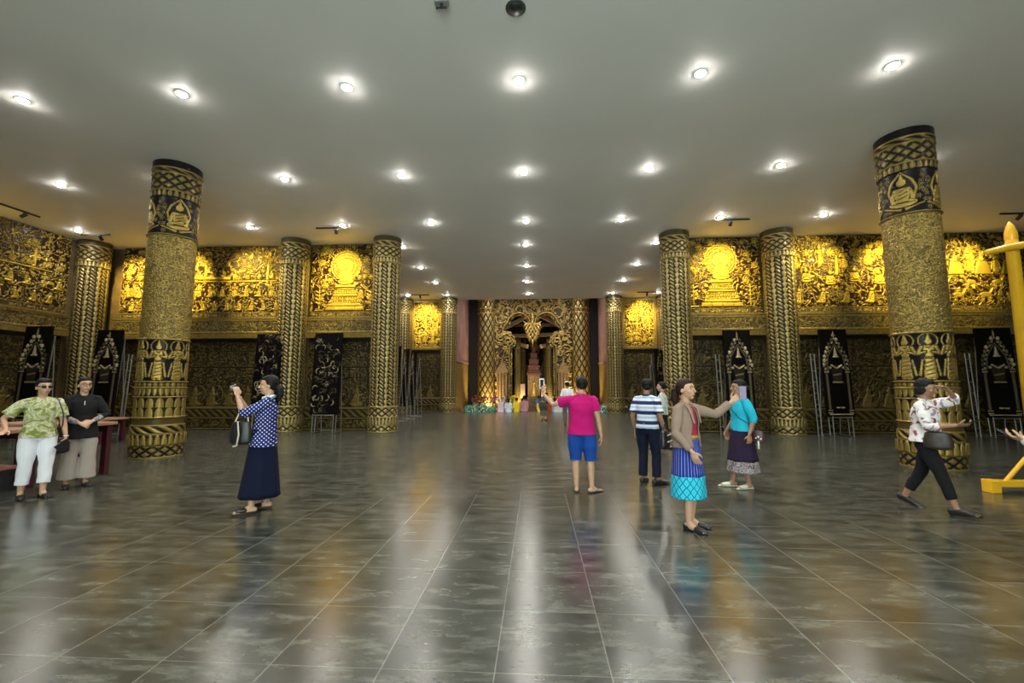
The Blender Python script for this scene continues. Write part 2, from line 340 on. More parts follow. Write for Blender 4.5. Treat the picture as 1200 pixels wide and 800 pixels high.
# ---- mural drawings
def mural_buddha(w, h, seed):
    c = Cv(w, h, .014); c.filigree(6.5, 2.3, seed, .25, .50)
    r = np.random.RandomState(seed)
    for i in range(26):
        x = r.uniform(-w/2+.12, w/2-.12); z = r.uniform(.15, h-.12)
        if abs(x) < .5 and z < 1.3: continue
        c.flower(x, z, r.uniform(.07, .13), r.randint(5, 9), .7)
    for q in (-1, 1):  # small trees and flying birds at either side
        c.put(c.cap(q*.90, .05, q*.90, .75, .018), .9); c.put(c.cap(q*.90-.14, .04, q*.90+.14, .04, .02), .9)
        for j in range(4): c.put(np.minimum(c.cap(q*.90, .25+.13*j, q*.90-.13, .32+.13*j, .018), c.cap(q*.90, .25+.13*j, q*.90+.13, .32+.13*j, .018)), .9, moat=0)
    cz = h*.62+.12
    d = np.hypot(c.X, c.Z-cz); th = np.arctan2(c.Z-cz, c.X)
    c.put(d-.53-.02*np.cos(th*26), 1.0)
    for rr in (.475, .39, .27): c.cut(np.abs(d-rr)-.011, .12)
    c.cut(np.where((d > .40) & (d < .465), .5-np.abs(np.cos(th*30)), 1), .3); c.cut(np.where((d > .28) & (d < .37), .35-np.abs(np.cos(th*24)), 1), .25)
    for w0, z0, z1 in ((1.36, .03, .16), (1.16, .18, .27), (1.10, .29, .40), (.98, .42, .50), (.88, .52, .60), (.78, .62, .72), (.62, .74, .80), (.72, .82, .92)):
        c.put(c.trap(0, z0, z1, w0, w0*.93), 1.0, moat=.008)
    for x in (-.34, 0, .34): c.cut(c.cap(x, .03, x, .16, .007), .1)
    for z in (.34, .46, .67):
        c.cut(np.where((np.abs(c.Z-z) < .03) & (np.abs(c.X) < .42), .45-np.abs(np.sin(c.X*36)), 1), .35)
    c.seated(0, .93, 1.0, h=1.0)
    return c
def mural_crowd(w, h, seed, kind):
    c = Cv(w, h, .015); c.filigree(7.0, 2.2, seed, .2, .50); r = np.random.RandomState(seed)
    for i in range(int(w*5)): c.flower(r.uniform(-w/2+.1, w/2-.1), r.uniform(h*.5, h-.1), r.uniform(.05, .1), r.randint(5, 8), .75)
    nt = int(w/2.0)
    for i in range(nt): c.tree(-w/2+(i+.5)*w/nt+r.uniform(-.2, .2), h*.45, h*.32, seed+i)
    if kind == 0:
        n = int(w/.42)
        for i in range(n): c.seated(-w/2+.25+i*(w-.5)/(n-1), h*.50+r.uniform(-.02, .02), .34)
        c.put(c.rect(-w*.42, w*.42, h*.455, h*.475), .9)
        c.put(c.cap(-w*.08, h*.52, w*.14, h*.51, .05), 1)
        for i in range(n): (c.monk if i % 3 else c.stand)(-w/2+.25+i*(w-.5)/(n-1), h*.23, .50 if i % 3 else .42, **({'lean': r.uniform(-.08, .08)} if i % 3 else {'halo': False}))
        for i in range(n-1): c.monk(-w/2+.45+i*(w-.5)/(n-1), h*.03, .44, r.uniform(-.1, .1))
    elif kind == 1:
        for i in range(int(w/.75)):
            x = -w/2+.4+i*.75
            c.stand(x, h*.52+.12*(i % 2), .62, halo=bool(i % 2)); c.seated(x+.3, h*.30+.1*((i+1) % 2), .62, halo=(i % 3 == 0)); c.monk(x, h*.05, .62, .06)
            c.flower(x+.35, h*.75, .15, 8, .9)
    else:
        for i in range(int(w/.8)):
            x = -w/2+.45+i*.8
            c.stand(x, h*.45, .7, halo=False); c.put(c.trap(x+.4, h*.42, h*.6, .5, .3), .8); c.monk(x+.38, h*.6, .4)
            c.deer(x, h*.22, .7, 1 if i % 2 else -1); c.deer(x+.4, h*.04, .75, 1)
    return c
def frieze(w, h, seed):   # ornate narrow border under the mural
    c = Cv(w, h, .016); c.filigree(8, 2.0, seed, -.2, .6); c.put(c.rect(-w/2-.1, w/2+.1, 0, .03), 1); c.put(c.rect(-w/2-.1, w/2+.1, h-.03, h), 1); return c
def lower_wall(w, h, seed):  # dim tiled relief with kneeling figures
    c = Cv(w, h, .02); c.filigree(8.5, 2.0, seed, -.1, .42)
    tw = .62
    for i in range(int(w/tw)+2):
        x = -w/2+.2+i*tw; c.cut(np.abs(c.X-x)-.012, 0)
    for z in (h-.45, h-1.0): c.cut(np.abs(c.Z-z)-.012, 0)
    c.cut(c.rect(-w, w, h-.13, h), 0)
    for i in range(int((w-.4)/.62)):
        x = -w/2+.5+i*.62
        c.put(np.maximum(c.ring(x+.08, .42, .27, .03), -(c.X-x)), .75)
        c.put(c.cap(x-.05, .14, x, .38, .13, .09), 1); c.put(c.ell(x, .07, .22, .08), 1, moat=.003); c.put(c.circ(x, .52, .065), 1); c.put(c.cap(x, .58, x, .66, .035, .01), 1, moat=0)
        c.put(c.cap(x+.02, .33, x+.16, .40, .03), 1, moat=0)
    return c
def dado(w, seed):
    h = .74; c = Cv(w, h, .018)
    c.A = np.where((c.Z > .42) & (c.Z < .66), np.clip(.5+.6*np.sin((c.X+c.Z*1.2)*24), 0, 1)*.55, c.A)
    f = Cv(w, h, .018); f.filigree(7, 2, seed, -.2, .5)
    c.A = np.where((c.Z > .08) & (c.Z < .34), f.A, c.A)
    for z in (.02, .375, .70): c.put(c.rect(-w, w, z-.02, z+.03), .8, moat=.01)
    return c
def bay(x0, x1, y, axes, side, seed, mur, lab, z_m=3.97):
    ex, nr = axes; w = abs(x1-x0); cx, cy = ((x0+x1)/2, y) if ex[0] else (y, (x0+x1)/2)
    panel('mural_panel', 'gilt relief mural on dark lacquer ' + lab, 'mural', cx+nr[0]*0, cy, axes, z_m, mur, M['mural'], .05)
    panel('frieze_panel', 'narrow ornate gilt frieze strip ' + lab.replace('with', 'under the mural with'), 'frieze', cx+nr[0]*.02, cy+nr[1]*.02, axes, 3.76, frieze(w, .20, seed), M['cornice'], .025)
    # cornice beam
    c = Cv(w, .50, .02); c.filigree(8, 2.0, seed+3, -.3, .5); c.cut(c.rect(-w, w, 0, .07), .9); c.cut(c.rect(-w, w, .43, .5), .9)
    t = thing('cornice', 'projecting carved gilt cornice beam below the mural ' + lab, 'cornice')
    bm = bmesh.new(); d = .24
    for (z0, z1, dd) in ((3.05, 3.20, d), (3.20, 3.70, d-.045), (3.70, 3.755, d-.01)):
        box(bm, (cx+nr[0]*dd/2-nr[0]*.06, cy+nr[1]*dd/2-nr[1]*.06, (z0+z1)/2), (w if ex[0] else dd+.12, dd+.12 if ex[0] else w, z1-z0))
    obj('beam', bm, M['framegilt'], t)
    grid_mesh('relief', c, wall_map(cx+nr[0]*(d-.042), cy+nr[1]*(d-.042), ex, nr, 3.20, .02), M['cornice'], t)
    panel('wall_relief_panel', 'dim lower wall relief of kneeling figures ' + lab, 'relief panel', cx-nr[0]*.03, cy-nr[1]*.03, axes, .76, lower_wall(w, 2.30, seed+5), M['carving'], .05)
    t = thing('dado', 'low carved base band along the floor ' + lab, 'dado')
    bm = bmesh.new(); box(bm, (cx+nr[0]*.04, cy+nr[1]*.04, .375), (w if ex[0] else .2, .2 if ex[0] else w, .75)); obj('plinth', bm, M['wallplain'], t)
    grid_mesh('relief', dado(w, seed+8), wall_map(cx+nr[0]*.145, cy+nr[1]*.145, ex, nr, 0.004, .02), M['carving'], t)
hm = ZC-3.97-.01
bay(-14.62, -8.46, YB, FRONT, -1, 11, mural_crowd(6.16, hm, 21, 0), 'of seated monks behind the left columns')
bay(-7.74, -5.31, YB, FRONT, -1, 31, mural_buddha(2.43, hm, 33), 'with haloed buddha on stepped pedestal, left side')
bay(4.76, 7.24, YB, FRONT, 1, 41, mural_buddha(2.48, hm, 47), 'with haloed buddha on stepped pedestal, right side')
bay(7.96, 11.6, YB, FRONT, 1, 51, mural_crowd(3.64, hm, 53, 1), 'of dancing deities right of the buddha bay')
bay(11.62, XR-.02, YB, FRONT, 1, 61, mural_crowd(3.9, hm, 63, 2), 'of deer and figures at far right')
bay(7.0, YB-1.1, XL+.10, LEFTW, -1, 71, mural_crowd(6.25, hm, 73, 0), 'on the left side wall')

# far bays beyond the nave columns
def far_bay(cx, w, seed, lab):
    c = Cv(w, 2.85, .018); c.filigree(7, 2.2, seed, -.1, .6)
    c.tree(-.1, 1.1, 1.1, seed); c.tree(.55, .9, .8, seed+2); c.stand(-.45, .35, .6); c.stand(-.15, .4, .6, halo=False); c.monk(.3, .4, .55); c.deer(.65, .35, .7)
    for k in range(8): c.flower(-.7+.2*k, 2.5, .09, 6, .8)
    panel('mural_panel', 'bright square gilt mural of trees and figures ' + lab, 'mural', cx, YF, FRONT, 3.45, c, M['mural'], .05, border=(.16, .09))
    c = lower_wall(w, 2.6, seed+4)
    panel('wall_relief_panel', 'gilt lower relief of kneeling figures under the square mural ' + lab, 'relief panel', cx, YF+.05, FRONT, .80, c, M['carving'], .05)
    t = thing('dado', 'low base band under the far relief ' + lab, 'dado')
    bm = bmesh.new(); bb(bm, cx-w/2, cx+w/2, YF-.12, YF+.1, 0, .8); obj('plinth', bm, M['wallplain'], t)
    grid_mesh('relief', dado(w, seed+8), wall_map(cx, YF-.125, (1, 0), (0, -1), 0.02, .02), M['carving'], t)
far_bay(-6.2, 1.8, 81, 'left of the far opening')
far_bay(5.62, 1.9, 91, 'right of the far opening')
for x, y, l in ((-5.45, YB-.17, 'left wall base beside the banded column'), (4.80, YF-.16, 'far right wall base')):
    t = thing('wall_socket', 'small white socket plate on the '+l, 'socket', (x, y, .31))
    bm = bmesh.new(); bb(bm, -.06, .06, 0, .02, -.04, .04); obj('plate', bm, M['white'], t, bevel=.004)
    for q in (-.028, .028):
        bm = bmesh.new(); bb(bm, q-.016, q+.016, -.003, .001, -.016, .016); obj('outlet', bm, M['steel'], t)

# ------------------------------------------------------------------ columns
def band_rope(u, v, n): return np.clip(.5+.7*np.sin((u*n+v*.9)*2*PI), 0, 1)
def band_lattice(u, v, n, k):
    a = np.abs(((u*n+v*k) % 1)-.5); b = np.abs(((u*n-v*k) % 1)-.5); return np.clip((np.minimum(a, b)-.06)*5, 0, 1)
def band_petal(u, v, n, up=False):
    t = v if up else 1-v
    a = np.abs(((u*n) % 1)-.5); w = .46*np.sqrt(np.clip(1-(1-t)**3*1.0, 0, 1)); return np.where(a < w, 1.0-.5*(a/.5), 0)*np.where(np.abs(a-w) < .05, .4, 1)
def band_dots(u, v, n): return np.clip(1.15-np.hypot((((u*n) % 1)-.5)*2, (v-.5)*2), 0, 1)
def shaft_strips(u, z, n, per=.17):
    s = (u*n) % 1; k = np.floor(u*n).astype(int) % 2; s2 = s-.5; v = (z/per) % 1
    heart = np.where(np.abs(s2) < .40*np.sqrt(np.clip(v*1.3, 0, 1))*np.where(v > .85, (1-v)/.15, 1)+.02, 1.0-.8*np.abs(s2), 0.05)
    rope = np.clip(.55+.6*np.sin((z/per*1.5+s*1.0)*2*PI), .1, 1)*(1-1.4*np.abs(s2))
    e = np.abs(s2) > .44
    return np.where(e, 0.0, np.where(k == 0, heart, rope))
MR = .0105
def column_mesh(kind, R):
    H = ZC; cv = Cv(2*PI*R, H, MR if kind == 'main' else .0155, wrap=True)
    u = cv.X/cv.w+.5; Z = cv.Z; A = cv.A; RR = np.full_like(Z, R)
    def zone(z0, z1): return (Z >= z0) & (Z < z1), (Z-z0)/(z1-z0)
    def setb(z0, z1, f, k=.9, dr=0.0):
        nonlocal A, RR
        m, v = zone(z0, z1); A = np.where(m, f(u, v)*k, A); RR = np.where(m, R+dr, RR)
    def ringb(z, t=.03, dr=.03, g=.9):
        nonlocal A, RR
        m = np.abs(Z-z) < t; A = np.where(m, g*.9, A); RR = np.where(m, np.maximum(RR, R+dr*np.sqrt(np.clip(1-((Z-z)/t)**2, 0, 1))), RR)
    if kind == 'altar':
        A = np.clip(band_lattice(u, Z, 9, 2.2)*.9+.05, 0, 1)
        for z in (.3, .6, 4.6, 4.8, 5.2, 5.4): ringb(z, .03, .05, .7)
    elif kind == 'main':
        cv.filigree(17, 1.7, 7, -.3, .40); A = cv.A.copy()+.30
        cv2 = Cv(cv.w, H, MR, wrap=True)
        n = 8
        for i in range(n): cv2.stand(-cv.w/2+(i+.5)*cv.w/n, 1.57, .72)
        A = np.where((Z > 1.55) & (Z < 2.42), cv2.A, A)
        cv3 = Cv(cv.w, H, MR, wrap=True); r = np.random.RandomState(3)
        for i in range(4):
            cx = -cv.w/2+(i+.5)*cv.w/4
            for j in range(16): cv3.flower(cx+cv.w/8+r.uniform(-.17, .17), r.uniform(4.85, 5.45), .045, 6, .7)
            for j in range(6): cv3.flower(cx+r.uniform(-.3, .3), r.uniform(4.74, 4.9), .045, 6, .7)
            for q in (-1, 1): cv3.put(np.minimum(np.minimum(cv3.cap(cx+q*.17, 5.0, cx+q*.21, 5.14, .02), cv3.cap(cx+q*.21, 5.14, cx+q*.15, 5.30, .02)), cv3.cap(cx+q*.15, 5.30, cx, 5.47, .02, .012)), .8)
            for q in (-1, 1): cv3.put(cv3.cap(cx+q*.05, 4.76, cx+q*.30, 4.84, .03, .012), .9)
            cv3.seated(cx, 4.80, .76)
        A = np.where((Z > 4.68) & (Z < 5.5), cv3.A, A)
        setb(0, .24, lambda u, v: band_lattice(u, v, 14, 1.5), .5, .04)
        setb(.26, .47, lambda u, v: band_petal(u, v, 26), 1, .055)
        setb(.50, .64, lambda u, v: band_rope(u, v, 12), .95, .03)
        setb(.66, .80, lambda u, v: .25+0*u, 1, .015)
        setb(.82, 1.22, lambda u, v: np.where(np.abs(((u*16) % 1)-.5) < .43, band_petal(u, (v*2) % 1, 16)*.85+.1, 0), 1, .0)
        setb(1.25, 1.42, lambda u, v: band_petal(u, v, 26, True), .95, .0)
        setb(1.43, 1.54, lambda u, v: band_dots(u, v, 26), .95, .0)
        setb(5.50, 5.64, lambda u, v: band_petal(u, v, 26), .45, .02)
        setb(5.66, 6.02, lambda u, v: band_lattice(u, v, 12, 2), .45, .02)
        setb(6.04, 6.14, lambda u, v: band_rope(u, v, 9), .35, .03)
        setb(6.15, ZC, lambda u, v: .12+0*u, 1, .03)
        for z in (.015, .25, .485, .65, .81, 1.235, 1.425, 1.545, 2.43, 4.67, 5.65, 6.03, 6.145): ringb(z, .016, .035, .55)
    else:
        A = np.where((Z > .8) & (Z < 5.5), shaft_strips(u, Z, 18), 0)
        setb(.02, .22, lambda u, v: band_lattice(u, v, 12, 1.2), .8, .03)
        setb(.25, .46, lambda u, v: band_petal(u, v, 26), .95, .045)
        setb(.49, .78, lambda u, v: band_lattice(u, v, 12, 1.6), .85, .02)
        setb(5.44, 5.58, lambda u, v: band_petal(u, v, 26), .75, .02)
        setb(5.62, 5.96, lambda u, v: band_lattice(u, v, 12, 2), .62, .02)
        setb(5.99, 6.12, lambda u, v: band_rope(u, v, 10), .5, .025)
        setb(6.14, ZC, lambda u, v: .18+0*u, 1, .03)
        for z in (.015, .235, .475, .79, 5.43, 5.60, 5.975, 6.13): ringb(z, .018, .04, .6)
    cv.A = A
    def f(X, Z, A_):
        an = X/R; r = RR+A_*.022; return r*np.cos(an-PI/2), r*np.sin(an-PI/2), Z
    return cv, f
colproto = {}
def column(kind, x, y, rz, label, group=None, zoff=0, R=.42):
    t = thing('column', label, 'column', (x, y, zoff), rz, group)
    key = (kind, R)
    if key not in colproto:
        cv, f = column_mesh(kind, R); mat = M['column_main'] if kind == 'main' else M['column']
        # split into base, shaft and capital parts
        zs = (0, .80, 5.50, 9) if kind == 'main' else ((0, .6, 4.8, 9) if kind == 'altar' else (0, .80, 5.43, 9)); parts = []
        for nm, a, b in (('base', zs[0], zs[1]), ('shaft', zs[1], zs[2]), ('capital', zs[2], zs[3])):
            rows = np.where((cv.Z[:, 0] >= a-.008) & (cv.Z[:, 0] <= b+.012))[0]; s = Cv.__new__(Cv); s.w, s.h, s.wrap = cv.w, cv.h, True
            x_, y_, z_ = f(cv.X, cv.Z, cv.A)
            s.X, s.Z, s.A = cv.X[rows], cv.Z[rows], cv.A[rows]; q = (x_[rows], y_[rows], z_[rows])
            parts.append((nm, grid_mesh(nm, s, lambda X, Z, A, q=q: q, mat, t)))
        colproto[key] = parts
        return t
    for nm, o in colproto[key]:
        c = o.copy(); COL.objects.link(c); c.parent = t
    return t
column('main', -8.02, 8.95, .12, 'large free-standing gilt column with standing deities, nearest on the left')
column('main', 7.21, 8.6, -.1, 'large free-standing gilt column with standing deities, nearest on the right')
for x, y, l in ((-15.1, 13.75, 'pale gilt banded column in the far left room corner'), (-8.1, 13.92, 'gilt banded column between the long mural and left buddha bay'),
                (-4.95, 13.92, 'gilt banded column at the left edge of the nave opening'), (4.40, 13.92, 'gilt banded column at the right edge of the nave opening'),
                (7.6, 13.92, 'gilt banded column on the right between buddha bay and dancing deities')):
    column('band', x, y, 0, l, 'banded wall columns')
for x, l in ((-7.45, 'far gilt column half hidden behind the left nave column'), (-4.9, 'slim far gilt column left of the altar opening'), (4.22, 'slim far gilt column right of the altar opening'), (6.98, 'far gilt column half hidden behind the right nave column')):
    column('band', x, 23.95, 0, l, 'far nave columns')
for x, l in ((-3.46, 'massive gilt column left of the altar arch'), (2.95, 'massive gilt column right of the altar arch')):
    t = column('altar', x, 29.5, 0, l, 'altar columns', -.45, .42); t.scale = (1.3, 1.3, 1.47)
# ------------------------------------------------------------------ ceiling downlights
def mesh_of(name, bm, mat):
    me = bpy.data.meshes.new(name); bmesh.ops.recalc_face_normals(bm, faces=bm.faces); bm.to_mesh(me); bm.free(); me.materials.append(mat)
    me.polygons.foreach_set('use_smooth', [True]*len(me.polygons)); return me
bm = bmesh.new(); prof = [(.068, 0), (.10, 0), (.105, -.008), (.10, -.014), (.08, -.014), (.068, -.006)]
rings = [[bm.verts.new((r*math.cos(2*PI*i/24), r*math.sin(2*PI*i/24), z)) for i in range(24)] for r, z in prof]
for a, b in zip(rings, rings[1:]+rings[:1]):
    for i in range(24): bm.faces.new((a[i], a[(i+1) % 24], b[(i+1) % 24], b[i]))
ME_trim = mesh_of('trim_ring', bm, M['white'])
bm = bmesh.new(); lathe(bm, [(.070, -.001), (.066, -.020), (.045, -.036), (.01, -.042)], 24); ME_lens = mesh_of('lens', bm, M['lens'])
LD = bpy.data.lights.new('downlight_beam', 'SPOT'); LD.energy = DOWN_W; LD.spot_size = math.radians(125); LD.spot_blend = .8; LD.shadow_soft_size = .08; LD.color = (1, .95, .86)
def downlight(x, y, label, group=None):
    t = thing('ceiling_downlight', label, 'ceiling light', (x, y, ZC), 0, group)
    a = link_mesh('trim_ring', ME_trim, None, t); b = link_mesh('lens', ME_lens, None, t)
    l = bpy.data.objects.new('beam', LD); COL.objects.link(l); l.parent = t; l.location = (0, 0, -.05)
ordn = ['first', 'second', 'third', 'fourth', 'fifth', 'sixth', 'seventh', 'eighth', 'ninth', 'tenth']
LR = [('nearest row', 6.53, [-8.75, -5.9, -3.08, -.26, 2.57, 5.43, 8.3]),
      ('second nearest row', 9.57, [-11.55, -8.75, -5.93, -3.12, -.28, 2.55, 5.41, 8.3]),
      ('third row before the murals', 12.58, [-14.43, -8.81, -5.9, -3.16, -.31, 2.49, 5.34, 8.2]),
      ('fourth row, beside the columns', 14.76, [-4.70, -.37, 4.06]),
      ('fifth row, inside the nave', 17.45, [-4.78, -.41, 4.04]),
      ('sixth row, deeper in the nave', 20.18, [-4.79, -.44, 4.04]),
      ('last row before the altar opening', 22.95, [-6.97, -4.81, -.45, 4.01, 6.35])]
for nm, y, xs in LR:
    for i, x in enumerate(xs):
        downlight(x, y, 'round ceiling downlight, %s from the left in the %s' % (ordn[i], nm), 'ceiling downlights')
# two unseen rows over and behind the camera carry on the same grid
for y in (3.4, .4, -2.6):
    for x in (-8.75, -3.08, 2.57, 8.3):
        l = bpy.data.objects.new('ceiling_downlight_beam', LD); COL.objects.link(l); l.location = (x, y, ZC-.05)
        l.name = 'beam'

# track lights with spot heads aimed at the murals
def track(x, y, along, heads, label):
    """heads: list of (offset along track, aim point, power factor)"""
    t = thing('track_light', label, 'track light', (x, y, ZC), 0, 'mural track lights')
    L_ = 1.0; bm = bmesh.new()
    if along == 'x': bb(bm, -L_/2, L_/2, -.018, .018, -.045, -.002)
    else: bb(bm, -.018, .018, -L_/2, L_/2, -.045, -.002)
    obj('track_rail', bm, M['black'], t, bevel=.004)
    for off, aim, k in heads:
        p = Vector((off, 0, -.14)) if along == 'x' else Vector((0, off, -.14))
        d = (Vector(aim)-Vector((x, y, ZC))-p).normalized()
        bm = bmesh.new(); cyl(bm, p+Vector((0, 0, .10)), p+Vector((0, 0, .02)), .012); cyl(bm, p-d*.09, p+d*.07, .042, .048, 20)
        sp = obj('spot_head', bm, M['black'], t, smooth=False)
        l = bpy.data.lights.new('spot_beam', 'SPOT'); l.energy = TRACK_W*k; l.spot_size = math.radians(76); l.spot_blend = 1.0; l.shadow_soft_size = .045; l.color = (1, .78, .20)
        lo = bpy.data.objects.new('beam', l); COL.objects.link(lo); lo.parent = t; lo.location = p+d*.09; lo.rotation_euler = (-d).to_track_quat('Z', 'Y').to_euler()
track(-14.3, 10.9, 'y', [(.1, (XL, 10.3, 5.0), 1)], 'black ceiling track with one spot head near the left side wall')
track(-6.3, 12.73, 'x', [(.15, (-6.75, YB, 5.0), 1)], 'black ceiling track with one spot head before the left buddha mural')
track(5.72, 12.73, 'x', [(-.05, (6.0, YB, 5.05), 1)], 'black ceiling track with one spot head before the right buddha mural')
track(-6.25, 22.83, 'x', [(0, (-6.3, YF, 5.2), .9)], 'black ceiling track with one spot head before the far left square mural')
track(5.75, 22.83, 'x', [(0, (5.8, YF, 5.2), .9)], 'black ceiling track with one spot head before the far right square mural')
track(-11.3, 12.73, 'x', [(-.45, (-12.3, YB, 5.1), 1.1), (.3, (-9.6, YB, 4.95), .8), ], 'black ceiling track behind the large left column')
track(-14.2, 12.9, 'x', [(.2, (-14.1, YB, 4.95), .7)], 'black ceiling track in the far left corner')
track(10.6, 12.73, 'x', [(-.45, (8.6, YB, 5.0), .7), (.4, (11.2, YB, 5.0), 1.1)], 'black ceiling track before the dancing deities mural')
track(13.6, 12.73, 'x', [(0, (13.4, YB, 5.0), .7)], 'black ceiling track before the far right deer mural')

t = thing('ceiling_speaker', 'dark round ceiling speaker grille overhead at the top edge', 'speaker', (-.25, 5.18, ZC))
bm = bmesh.new(); lathe(bm, [(.13, 0), (.13, -.012), (.12, -.018), (.02, -.02)], 32); obj('housing', bm, plain('dark green grey grille', (.03, .04, .035), .7), t, smooth=True)
bm = bmesh.new(); lathe(bm, [(.10, -.02), (.10, -.026), (.01, -.028)], 32); obj('grille', bm, M['black'], t, smooth=True)
t = thing('ceiling_bracket', 'small grey ceiling bracket left of the round speaker', 'bracket', (-1.18, 5.02, ZC))
bm = bmesh.new(); bb(bm, -.09, .09, -.05, .05, -.05, 0); obj('mounting_box', bm, plain('grey metal', (.25, .25, .24), .5), t, bevel=.008)
bm = bmesh.new(); cyl(bm, (0, 0, -.05), (0, 0, -.10), .02); cyl(bm, (-.07, 0, -.10), (.07, 0, -.10), .012); obj('nozzle', bm, M['black'], t)

# ------------------------------------------------------------------ altar arch screen (y = 30)
M['screen'] = relief_mat('altar screen gilt', (.05, .035, .02), (.50, .38, .13), .55, .42, .3, 9)
def arch_screen():
    t = thing('altar_screen', 'tall carved gilt screen with twin lobed arch and hanging pendant before the altar', 'altar screen', (-.3, 29.9, -.45))
    w, h = 5.3, 9.0; c = Cv(w, h, .03); c.filigree(2.6, 2.6, 201, -.15, .75, .8)
    r = np.random.RandomState(9)
    for i in range(24): c.flower(r.uniform(-w/2+.2, w/2-.2), r.uniform(6.3, 7.7), r.uniform(.12, .22), r.randint(5, 9), .9)
    for q in (-1, 1):
        c.put(c.ring(q*1.75, 6.9, .35, .1), 1); c.put(c.ring(q*.8, 7.1, .32, .1), 1); c.put(c.ring(q*2.2, 5.2, .2, .08), 1)
    ax = np.abs(c.X); Z = c.Z
    # opening: two big upper lobes, two lower outer lobes, straight jambs below
    d_up = np.hypot(ax-.95, Z-6.15)-.72
    d_mid = np.hypot(ax-1.12, Z-5.55)-.88
    d_low = np.maximum(ax-1.55, Z-5.2)
    op = np.minimum(np.minimum(d_up, d_mid), d_low)
    # pendant in the middle, scrolls at the jambs
    pend = np.maximum(ax-np.where(Z > 6.05, .16+.5*np.clip((Z-6.5)/.5, 0, 1)**2, np.clip((Z-4.75)/1.3, 0, 1)*.50), 4.75-Z)
    pend = np.where(Z > 6.9, 1, pend)
    bracket = np.hypot(ax-1.62, Z-4.9)-.33; br2 = np.hypot(ax-1.80, Z-5.2)-.3
    op = np.maximum(op, -np.minimum(np.minimum(pend, bracket), br2))
    rim = (op > 0) & (op < .09); c.A = np.where(rim, 1.0, c.A); c.A = np.where((op >= .09) & (op < .13), 0, c.A)
    c.cut(np.where(Z < 4, np.abs(ax-2.1)-.03, 1), 0)
    hole = op < 0
    o = grid_mesh('carved_face', c, lambda X, Z, A: (X, -A*.12, Z), M['screen'], t, hole)
    md = o.modifiers.new('thickness', 'SOLIDIFY'); md.thickness = .35; md.offset = -1
    # carved pendant and volutes standing proud of the face
    bm = bmesh.new()
    for k in range(6):
        z = 6.0-.22*k; n = 6-k; ww = .50*(1-k/6)
        for i in range(n):
            x = 0 if n == 1 else -ww+2*ww*i/(n-1)
            ball(bm, (x, -.13-.02*(k % 2), z+.08*abs(x)), (.07, .04, .15), 2, Matrix.Rotation(-x*1.2, 3, 'Y'))
    for q in (-1, 1): tube(bm, [(q*.1, -.13, 6.1), (q*.4, -.14, 6.12), (q*.62, -.13, 6.28)], [.06, .07, .015], 8)
    for k in range(4): ball(bm, (0, -.13, 6.2+.17*k), (.09, .05, .1), 2)
    tube(bm, [(0, -.14, 4.85), (0, -.14, 4.55)], [.04, .01], 8)
    obj('pendant', bm, M['gold'], t, smooth=True)
    for q in (-1, 1):
        for (cx, cz, rr) in ((1.66, 4.95, .22), (1.95, 5.45, .16), (1.85, 4.45, .14)):
            bm = bmesh.new(); pts = [(q*(cx+rr*math.cos(a)*(1-a/8)), -.1, cz+rr*math.sin(a)*(1-a/8)) for a in np.linspace(-1.2, 6, 16)]
            tube(bm, pts, [.02]+[.04]*14+[.02], 8); obj('volute', bm, M['gold'], t, smooth=True)
        bm = bmesh.new(); x = q*2.05
        for (z0, z1, ww) in ((.0, .45, .95), (.45, .6, .8), (2.75, 2.95, .8), (2.95, 3.1, .65), (3.1, 3.25, .5), (3.25, 3.4, .35), (3.4, 3.8, .12)): bb(bm, x-ww/2, x+ww/2, -.55, .1, z0, z1)
        for k in range(4): bb(bm, x-.36+.2*k, x-.28+.2*k, -.5, -.38, .6, 2.75)
        bb(bm, x-.33, x+.33, -.38, .0, .6, 2.75)
        obj('jamb_pedestal', bm, M['screenplain'], t, bevel=.01)
M['gold'] = plain('aged gold leaf', (.52, .38, .12), .4, .6, var=.35, scale=6, bump=.4)
M['screenplain'] = plain('carved dark bronze', (.20, .13, .06), .45, .5, var=.5, scale=9, bump=.5)
arch_screen()
# beams behind the arch
for i, (x0, z0, x1, z1, y) in enumerate(((-2.2, 5.6, .2, 6.9, 31.2), (2.0, 5.6, -.5, 6.9, 31.6), (-2.3, 5.1, 1.9, 5.2, 32.2), (-2.0, 4.7, -.6, 4.3, 32.6), (1.6, 4.7, .2, 4.3, 32.6), (-2.3, 6.0, 2.0, 6.0, 33.0))):
    t = thing('roof_beam', ['slanting brown roof beam seen through the left lobe of the altar arch', 'slanting brown roof beam seen through the right lobe of the altar arch', 'level brown tie beam behind the arch pendant',
              'short brown brace at the left below the tie beam', 'short brown brace at the right below the tie beam', 'upper level brown beam deep inside the altar hall'][i], 'roof beam', (0, y, 0))
    bm = bmesh.new(); d = Vector((x1-x0, 0, z1-z0)); an = math.atan2(d.z, d.x)
    box(bm, ((x0+x1)/2, 0, (z0+z1)/2), (d.length, .3, .26), Matrix.Rotation(-an, 3, 'Y')); obj('timber', bm, plain('roof timber', (.24, .15, .09), .6, var=.3, scale=3), t, bevel=.02)
    bm = bmesh.new()
    for q in (-1, 1): box(bm, ((x0+x1)/2+q*d.x*.42, -.16, (z0+z1)/2+q*d.z*.42), (.12, .04, .3), Matrix.Rotation(-an, 3, 'Y'))
    obj('strap', bm, M['gold'], t)
for x, y, l in ((-1.45, 32.4, 'slender gilt pillar inside the altar hall on the left'), (.92, 32.4, 'slender gilt pillar inside the altar hall on the right'),
                (-1.15, 35.5, 'deepest gilt pillar left of the shrine tower'), (.75, 35.5, 'deepest gilt pillar right of the shrine tower')):
    t = column('band', x, y, 0, l, 'inner altar pillars', -.45, .42); t.scale = (.55, .55, .85)
